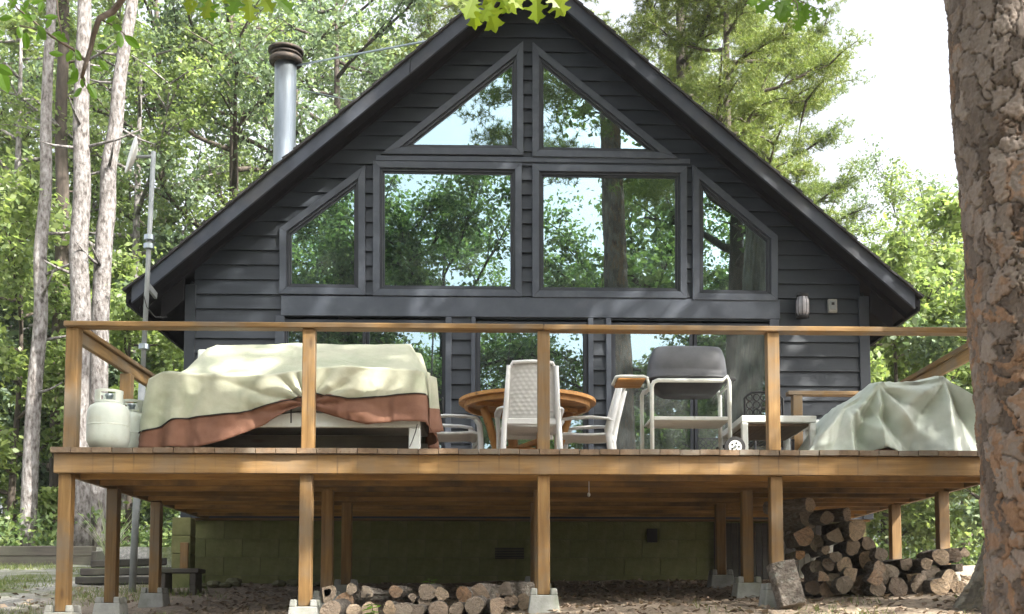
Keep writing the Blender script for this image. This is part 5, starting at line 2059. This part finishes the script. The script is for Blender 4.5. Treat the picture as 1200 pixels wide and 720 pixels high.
# the three pale trunks at left and the dark one behind: each a tree whose crown is above the frame
def lean_tree(pts, Y, r, label, bark, name="pine_tree", top=15.0, crown=True):
    a, b = P(*pts[0], Y), P(*pts[-1], Y)
    zg = G(b.x, Y)
    mids = [P(*q, Y) for q in pts][::-1]
    t = thing(name, label, "tree", (b.x, Y, zg), "slender pale trunks at left")
    path = [Vector((mids[0].x, Y, zg - .1))] + [m for m in mids[1:]]
    d = (path[-1] - path[-2]).normalized()
    tp_ = path[-1] + Vector((d.x * .6, 0, 1)).normalized() * (top - path[-1].z)
    full = []
    for i in range(len(path) - 1):
        for k in range(8):
            full.append(path[i].lerp(path[i + 1], k / 8))
    for k in range(7):
        full.append(path[-1].lerp(tp_, k / 6))
    n_ = len(full)
    mb = MB()
    full = [p + Vector((.02 * math.sin(i * .9), .02 * math.cos(i * 1.3), 0)) for i, p in enumerate(full)]
    mb.tube(full, [r * (1.15 if i == 0 else 1) * (1 - .55 * i / n_) for i in range(n_)], 16)
    # knots and broken branch stubs
    rr = random.Random(int(pts[0][0]))
    for k in range(7):
        i = rr.randrange(6, n_ - 6)
        an = rr.uniform(0, 6.28)
        q = full[i]
        dd = Vector((math.cos(an), math.sin(an), rr.uniform(-.1, .4)))
        ln = rr.uniform(.15, .9)
        mb.tube([q, q + dd * (r + ln * .5), q + dd * (r + ln) + Vector((0, 0, .1 * ln))], [.03, .02, .008], 6)
    mb.build("trunk", M[bark], t, True)
    if crown:
        o = bpy.data.objects.new("crown", KINDS['pine_a'].crown)
        COL.objects.link(o)
        o.parent = t
        o.scale = (.7, .7, .8)
        o.location = Vector((tp_.x, Y, tp_.z - 7.0)) - Vector(t.location)
        o.rotation_euler = (0, 0, pts[0][0])
    return t
lean_tree([(59, 0), (53, 200), (45, 400), (30, 628)], 10.6, .135, "leftmost pale slender pine trunk with flecked bark", 'bark_grey')
lean_tree([(98, 0), (95, 200), (93, 400), (92, 628)], 9.9, .185, "middle and thickest of the three pale pine trunks at left", 'bark_grey')
lean_tree([(154, 0), (136, 130), (122, 270), (110, 628)], 10.3, .160, "leaning pale pine trunk nearest the antenna mast", 'bark_grey')
lean_tree([(74, 0), (72, 300), (66, 628)], 13.5, .16, "dark tree trunk standing behind the pale trunks at left", 'bark_dark', name="oak_tree", crown=False)

# the big foreground pine at right
FYt = -3.54
def fpath(zs):
    c0, c1 = P(1181, 0, FYt), P(1246, 720, FYt)
    tt = (zs - c0.z) / (c1.z - c0.z)
    x = np.where(zs < c0.z, c0.x + (c1.x - c0.x) * tt, c0.x + (c1.x - c0.x) * tt * .55)
    return x, np.full_like(zs, FYt)
zg = G(2.3, FYt)
rows = np.concatenate([np.linspace(zg - .1, 2.75, 620), np.linspace(2.8, 13.0, 150)])
me = plate_trunk("trunk", fpath, lambda z: .275 - .011 * (z - zg) + .0 * z, rows, 330, M['pine_plates'], 11, cell=(.07, .13), depth=.021, flare=.12, flare_h=.8)
bigp = thing("pine_tree", "massive plated pine trunk filling the right edge of the foreground", "tree", (2.3, FYt, zg), "big pines right of the deck")
link("trunk", me, bigp)
def crown_on(t, kind, x, y, z, s, rot):
    o = bpy.data.objects.new("crown", KINDS[kind].crown)
    COL.objects.link(o)
    o.parent = t
    o.location = Vector((x, y, z)) - Vector(t.location)
    o.scale = (s, s, s)
    o.rotation_euler = (0, 0, rot)
    return o
crown_on(bigp, 'pine_a', 1.9, FYt, 2.6, .85, 1.0)
SYt = -.55
sxt = PX(1192, 600, SYt)
zg2 = G(sxt, SYt)
def spath(zs):
    return sxt + .10 * (zs - zg2) * .8, np.full_like(zs, SYt)
rows = np.concatenate([np.linspace(zg2 - .12, 2.0, 260), np.linspace(2.05, 11, 70)])
me = plate_trunk("trunk", spath, lambda z: .235 - .008 * (z - zg2), rows, 220, M['grey_plates'], 12, cell=(.06, .16), depth=.03, flare=.16, flare_h=.7)
secp = thing("pine_tree", "grey flared trunk rising just behind the big foreground pine", "tree", (sxt, SYt, zg2), "big pines right of the deck")
link("trunk", me, secp)
crown_on(secp, 'pine_a', sxt + .8, SYt, 2.6, .85, 2.0)

# trees on the sun side and behind the viewpoint: they shade the deck and stand in the window reflections
SH = "trees round the viewpoint"
sh = [('canopy', 7.6, -2.6, 1.0, .3, "shade oak right of the frame casting dappled light on the cabin"),
      ('canopy', 8.6, .6, 1.15, 1.5, "shade oak beyond the big pine, right of the deck"),
      ('canopy', 14.0, -9.0, 1.1, 2.7, "larger shade oak further right of the viewpoint"),
      ('canopy', 4.6, -5.6, 1.05, 3.3, "shade oak near the big pine, out of frame at right"),
      ('oak_full', -4.5, -14.5, .95, .2, "oak behind the viewpoint reflected in the large left window"),
      ('oak_full', 3.8, -17.0, 1.0, 1.2, "oak behind the viewpoint reflected in the large right window"),
      ('oak_full', 9.5, -15.0, 1.0, 2.2, "oak behind the viewpoint reflected in the right sloped window"),
      ('gum', -8.5, -13.0, 1.0, 3.2, "leafy tree behind the viewpoint reflected in the left sloped window"),
      ('gum', -1.0, -20.0, 1.0, 4.2, "leafy tree behind the viewpoint reflected low in the left picture window"),
      ('oak_a', -10.5, -20.0, 1.1, 5.2, "oak far behind the viewpoint at the left"),
      ('oak_b', 13.0, -22.0, 1.1, .9, "oak far behind the viewpoint at the right"),
      ('sapling', 1.6, -12.5, 1.15, .5, "sapling behind the viewpoint reflected in the centre glass panel"),
      ('sapling_c', -2.8, -12.0, 1.1, 1.5, "sapling behind the viewpoint reflected in the left sliding door"),
      ('sapling', 5.0, -12.2, 1.2, 2.5, "sapling behind the viewpoint reflected in the right sliding door"),
      ('sapling', -6.0, -11.0, 1.1, 3.5, "sapling behind the viewpoint at the left"),
      ('oak_full', -1.8, -15.5, 1.0, .8, "oak behind the viewpoint reflected between the two picture windows"),
      ('oak_full', -6.8, -18.0, 1.05, 2.9, "oak further behind the viewpoint reflected in the left picture window"),
      ('oak_full', 6.6, -20.5, 1.05, 4.1, "oak further behind the viewpoint reflected in the right picture window")]
for k, x, y, s, rot, lab in sh:
    tree(k, x, y, s, rot, lab, SH, name="young_tree" if 'sap' in k else "oak_tree")

# ------------------------------------------------------------------ leafy branches hanging into the frame
def outline_mesh(name, pts, mat, fold=.12, thick=None):
    n = len(pts)
    vs = [(0, 0, 0), (0, .5, .02), (0, 1, -.06)]
    left = [(x, y, fold * x * 1.0 - .12 * y * y) for x, y in pts]
    right = [(-x, y, fold * x * 1.0 - .12 * y * y) for x, y in pts]
    spine = [(0, y, -.12 * y * y) for x, y in pts]
    mb = MB()
    m = len(pts)
    vs = left + spine + right
    fs = []
    for i in range(m - 1):
        fs.append((i, i + 1, m + i + 1, m + i))
        fs.append((m + i, m + i + 1, 2 * m + i + 1, 2 * m + i))
    return mb.add(vs, fs).mesh(name, mat, False)
oak_pts = [(.015, -.25), (.02, 0), (.10, .04), (.20, .18), (.30, .16), (.16, .28), (.13, .34), (.30, .46), (.44, .44), (.40, .53), (.22, .56), (.16, .62), (.26, .76), (.33, .80), (.20, .86), (.12, .84), (.08, .92), (.0, 1.0)]
ell_pts = [(.012, -.12), (.015, 0), (.10, .08), (.19, .25), (.24, .45), (.22, .65), (.14, .84), (.05, .96), (.0, 1.0)]
OAKL = [outline_mesh("leaf", oak_pts, M['leaf_oak'], .25), outline_mesh("leaf", oak_pts, M['leaf_oak'], -.2)]
OAKD = outline_mesh("leaf", oak_pts, M['leaf_near'], .2)
ELL = [outline_mesh("leaf", ell_pts, M['leaf_near'], .2), outline_mesh("leaf", ell_pts, M['leaf_near'], -.25)]
M['twig'] = pmat('twig_bark', [(.3, (.07, .052, .04)), (.7, (.14, .11, .085))], scale=30, rough=.85, bump=.4)

def leafy_branch(label, stems, leaves, Y, meshes, name):
    """stems: pixel polylines on the plane Y; leaves: (px, py, length px, angle deg from up, tilt)"""
    t = thing(name, label, "branch", P(*stems[0][0][0], Y), "leafy branches at the top of the frame")
    for st, r in stems:
        pts = [P(a, b, Y + .03 * math.sin(i * 2.1)) for i, (a, b) in enumerate(st)] if isinstance(st, list) else None
        n = len(pts)
        MB().tube(pts, [r * (1 - .6 * i / max(n - 1, 1)) for i in range(n)], 7).build("twig", M['twig'], t, True)
    s = (Y + 8.1) / FPX
    for i, (a, b, ln, ang, tilt) in enumerate(leaves):
        p = P(a, b, Y + random.uniform(-.08, .08))
        o = bpy.data.objects.new("leaf", meshes[i % len(meshes)])
        COL.objects.link(o)
        o.parent = t
        o.location = p - Vector(t.location)
        L_ = ln * s * random.uniform(.72, 1.0)
        o.scale = (L_, L_, L_)
        # leaf lies in its own xy plane with the tip along +y: stand it up facing the viewer, then turn
        th = math.radians(ang)
        m = Matrix.Rotation(th, 3, 'Y') @ Matrix.Rotation(math.radians(90 + tilt), 3, 'X')
        m = Matrix.Rotation(random.uniform(-.5, .5), 3, 'Z') @ m
        o.rotation_euler = m.to_euler()
    return t

def S(pts, r):
    return (pts, r)
Yb = -4.1
stemsA = [S([(190, -900), (165, -420), (148, -90), (143, 0), (132, 14), (116, 22), (110, 40), (106, 58), (100, 76), (96, 92)], .016),
          S([(101, 72), (86, 58), (72, 50), (54, 38), (38, 24), (20, 10), (6, -14)], .006), S([(116, 22), (126, 27), (138, 33), (148, 42)], .004),
          S([(54, 38), (40, 34), (24, 30), (10, 36)], .003), S([(96, 88), (100, 100), (105, 110)], .003), S([(66, -10), (68, 18), (72, 38), (70, 52)], .004)]
leavesA = [(6, 40, 22, -105, 20), (22, 31, 20, 170, 10), (30, 38, 26, 178, -15), (14, 20, 20, -95, 10), (38, 24, 18, -60, 25), (44, 30, 22, 150, 0), (50, 36, 20, 205, 10),
           (58, 42, 24, 95, 20), (64, 40, 20, 120, -10), (28, 12, 18, 30, 20), (20, 4, 20, -60, 10), (36, 4, 20, 60, -20), (46, 14, 18, 15, 10), (52, 20, 16, 80, 15), (42, 18, 18, -140, 10),
           (74, 64, 20, -95, 15), (86, 74, 18, 160, 10), (90, 80, 20, 200, -10), (98, 90, 22, 175, 15), (103, 98, 20, 150, 5), (92, 94, 18, -110, 10), (96, 104, 20, -100, -15),
           (84, 60, 16, 200, 0), (88, 66, 16, 120, 20), (95, 70, 16, -30, 10), (128, 30, 20, -160, 20), (132, 30, 22, 120, 0), (140, 38, 24, 175, 10), (146, 42, 22, 130, -20), (124, 26, 18, 60, 10),
           (114, 54, 18, 110, 10), (116, 70, 20, 140, 15), (0, 82, 32, 160, 10), (-6, 76, 26, 120, 0), (30, 22, 18, -20, 10), (12, 10, 18, 40, 10), (60, 22, 14, 200, 10), (108, 78, 16, 100, 10)]
leafy_branch("dark green small-leaved branch hanging in at the top left corner", stemsA, leavesA, Yb, ELL, "leafy_branch")
stemsB = [S([(640, -900), (590, -380), (562, -90), (556, -40), (552, -14), (540, -2)], .006), S([(556, -40), (590, -20), (612, -8)], .004), S([(590, -20), (630, -14), (650, -4)], .003), S([(552, -14), (566, -6)], .003), S([(540, -2), (556, 2)], .002)]
leavesB = [(556, -4, 44, 200, 10), (570, -4, 44, 170, -10), (548, -8, 34, 235, 15), (586, -6, 36, 155, 0), (592, -10, 36, 130, 15), (612, -8, 32, 215, 10), (629, -6, 42, 180, 0), (648, -8, 38, 155, 10), (556, 2, 36, 185, -15), (575, 4, 34, 205, 10), (640, -10, 30, 140, 10), (604, -14, 30, 190, 15)]
leafy_branch("sunlit yellow-green lobed oak leaves hanging before the roof peak", stemsB, leavesB, -4.0, OAKL, "oak_branch")
stemsC = [S([(380, -900), (330, -380), (302, -80), (280, -30), (250, -14), (228, -4)], .005), S([(280, -30), (300, -8), (318, -2)], .004)]
leavesC = [(228, -8, 30, 205, 10), (240, -6, 36, 165, 0), (246, 0, 34, 195, 10), (232, 4, 22, 230, 10), (282, -8, 34, 200, 10), (290, -4, 38, 170, 0), (306, -8, 36, 150, 10), (318, -8, 34, 125, 10), (276, -10, 28, 215, 10), (262, -14, 26, 180, 5)]
leafy_branch("green lobed oak leaves at the top edge left of the stove pipe", stemsC, leavesC, -4.0, [OAKL[0], OAKD, OAKL[1]], "oak_branch")
stemsD = [S([(960, -800), (920, -330), (902, -80), (912, -30), (922, -6), (934, 4)], .006), S([(922, -6), (948, 6), (962, 12)], .004), S([(934, 4), (936, 20)], .003), S([(922, -6), (905, 4)], .003)]
leavesD = [(905, 0, 28, 230, 10), (912, 2, 28, 180, 0), (920, 0, 30, 200, 10), (930, 0, 28, 140, 10), (946, 4, 26, 190, 0), (952, 8, 24, 170, 10), (960, 10, 20, 120, 0), (958, 14, 22, 200, 10), (936, 10, 24, 170, 10), (940, 18, 22, 200, 0), (916, -6, 26, 150, 10), (928, 8, 26, 215, 10), (950, -4, 22, 100, 10), (890, -8, 26, 210, 10), (880, -10, 24, 180, 10)]
leafy_branch("dark lobed oak leaves hanging at the edge of the open white sky", stemsD, leavesD, -2.0, [OAKD], "oak_branch")

# ------------------------------------------------------------------ small plants, litter, grass
def shoot_plant(name, label, x, y, n, h, mat, spread, w=.012, seed=1, z=None, cat="plant"):
    r = random.Random(seed)
    zg = G(x, y) if z is None else z
    t = thing(name, label, cat, (x, y, zg))
    for k in range(n):
        an, tl = r.uniform(0, 6.28), r.uniform(.1, spread)
        hh = h * r.uniform(.6, 1.1)
        mb = MB()
        pts = []
        for i in range(6):
            f = i / 5
            rr = tl * hh * f ** 1.5
            pts.append(Vector((x + rr * math.cos(an), y + rr * math.sin(an), zg + hh * f * (1 - .25 * tl * f))))
        sd = Vector((-math.sin(an), math.cos(an), 0))
        vs, fs = [], []
        for i, p in enumerate(pts):
            ww = w * (1 - .9 * i / 5)
            vs += [p - sd * ww, p + sd * ww]
        for i in range(5):
            fs.append((2 * i, 2 * i + 1, 2 * i + 3, 2 * i + 2))
        mb.add(vs, fs).build("blade", M[mat], t)
    return t
M['pale_blade'] = leafmat('pale_blade', [(0, (.22, .26, .16)), (1, (.42, .45, .33))], trans=.3)
shoot_plant("spiky_plant", "pale spiky clump of long thin leaves behind the left deck posts", PX(128, 630, 7.6), 7.6, 34, .95, 'pale_blade', .75, .014, 3)

def sprig(label, x, y, h, seed, n=16):
    r = random.Random(seed)
    zg = G(x, y)
    t = thing("seedling", label, "plant", (x, y, zg))
    MB().tube([(x, y, zg - .02), (x + .01, y, zg + h * .5), (x - .005, y, zg + h)], [.005, .004, .002], 6).build("stem", M['twig'], t)
    for k in range(n):
        o = bpy.data.objects.new("leaf", ELL[k % 2])
        COL.objects.link(o)
        o.parent = t
        o.location = (0, 0, h * (.45 + .55 * k / n))
        L_ = r.uniform(.05, .085)
        o.scale = (L_, L_, L_)
        o.rotation_euler = (r.uniform(-.3, .5), r.uniform(-.3, .3), k * 2.4)
    return t
sprig("small bright green seedling behind the loose firewood row", PX(504, 690, .55), .55, .27, 4, 18)
sprig("tiny green weed among the loose firewood logs", PX(436, 712, -.28), -.28, .16, 6, 12)

def scatter_ground(name, n, xr_, yr_, L_, W_, mat, seed, avoid=None, up=.8, label="", kind="stuff", zoff=.012):
    rng = np.random.default_rng(seed)
    x = rng.uniform(*xr_, n); y = rng.uniform(*yr_, n)
    keep = np.ones(n, bool) if avoid is None else avoid(x, y, rng.random(n))
    x, y = x[keep], y[keep]
    cen = np.stack([x, y, gz(x, y) + zoff], 1)
    o = link(name, leaf_cloud(name, cen, np.full(len(x), .012), np.ones(len(x), int), L_, W_, M[mat], seed, up))
    return tag(o, label, name.replace('_', ' '), kind=kind)
scatter_ground("leaf_litter", 15000, (-5.5, 5.5), (-3.5, 4.1), .06, .035, 'litter', 21, lambda x, y, r: r > .75 * (x < -2.8), label="dry brown fallen leaves and chips scattered over the ground under the deck")

def grass_patch(name, label, n, xr_, yr_, seed, h=.07, dens=None):
    rng = np.random.default_rng(seed)
    x = rng.uniform(*xr_, n); y = rng.uniform(*yr_, n)
    if dens is not None:
        k = dens(x, y) > rng.random(n)
        x, y = x[k], y[k]
    n = len(x)
    z = gz(x, y) - .005
    a = rng.uniform(0, 6.28, n)
    hh = h * rng.uniform(.4, 1.3, n)
    w = .004
    lean = rng.normal(size=(n, 2)) * .45
    b = np.stack([x, y, z], 1)
    sd = np.stack([np.cos(a), np.sin(a), np.zeros(n)], 1) * w
    tip = b + np.stack([lean[:, 0] * hh, lean[:, 1] * hh, hh], 1)
    V = np.stack([b - sd, b + sd, tip], 1).reshape(-1, 3)
    o = link(name, np_mesh(name, V, np.arange(n * 3).reshape(-1, 3), M['grass']))
    return tag(o, label, "grass", kind="stuff")
def patchy(x, y):
    return np.clip(1.2 * np.sin(x * 1.9 + .7 * y) * np.sin(y * 1.7 - x * .6) + .1, 0, 1)
grass_patch("grass", "thin patchy grass growing through the gravel at left", 60000, (-9, -2.6), (-3, 8.4), 31, .07, patchy)
grass_patch("grass", "sparse sunlit grass blades in front of the firewood stack", 9000, (1.4, 4.2), (-2.2, .3), 32, .06, lambda x, y: .25 * patchy(x * 2, y * 2))

# ------------------------------------------------------------------ thin summer haze between the trees
if HAZE > 0:
    hm, nt, out = nmat('summer_haze')
    pv = nt.nodes.new("ShaderNodeVolumePrincipled")
    pv.inputs["Color"].default_value = (.93, .96, 1.0, 1)
    pv.inputs["Density"].default_value = HAZE
    pv.inputs["Anisotropy"].default_value = 0.2
    nt.links.new(pv.outputs[0], out.inputs["Volume"])
    hz = MB().box(-GEX - 2, GEX + 2, -92, GEY + 12, -3.6, 26).build("haze", hm)
    tag(hz, "thin pale summer haze hanging through the woods", "haze", kind="stuff")
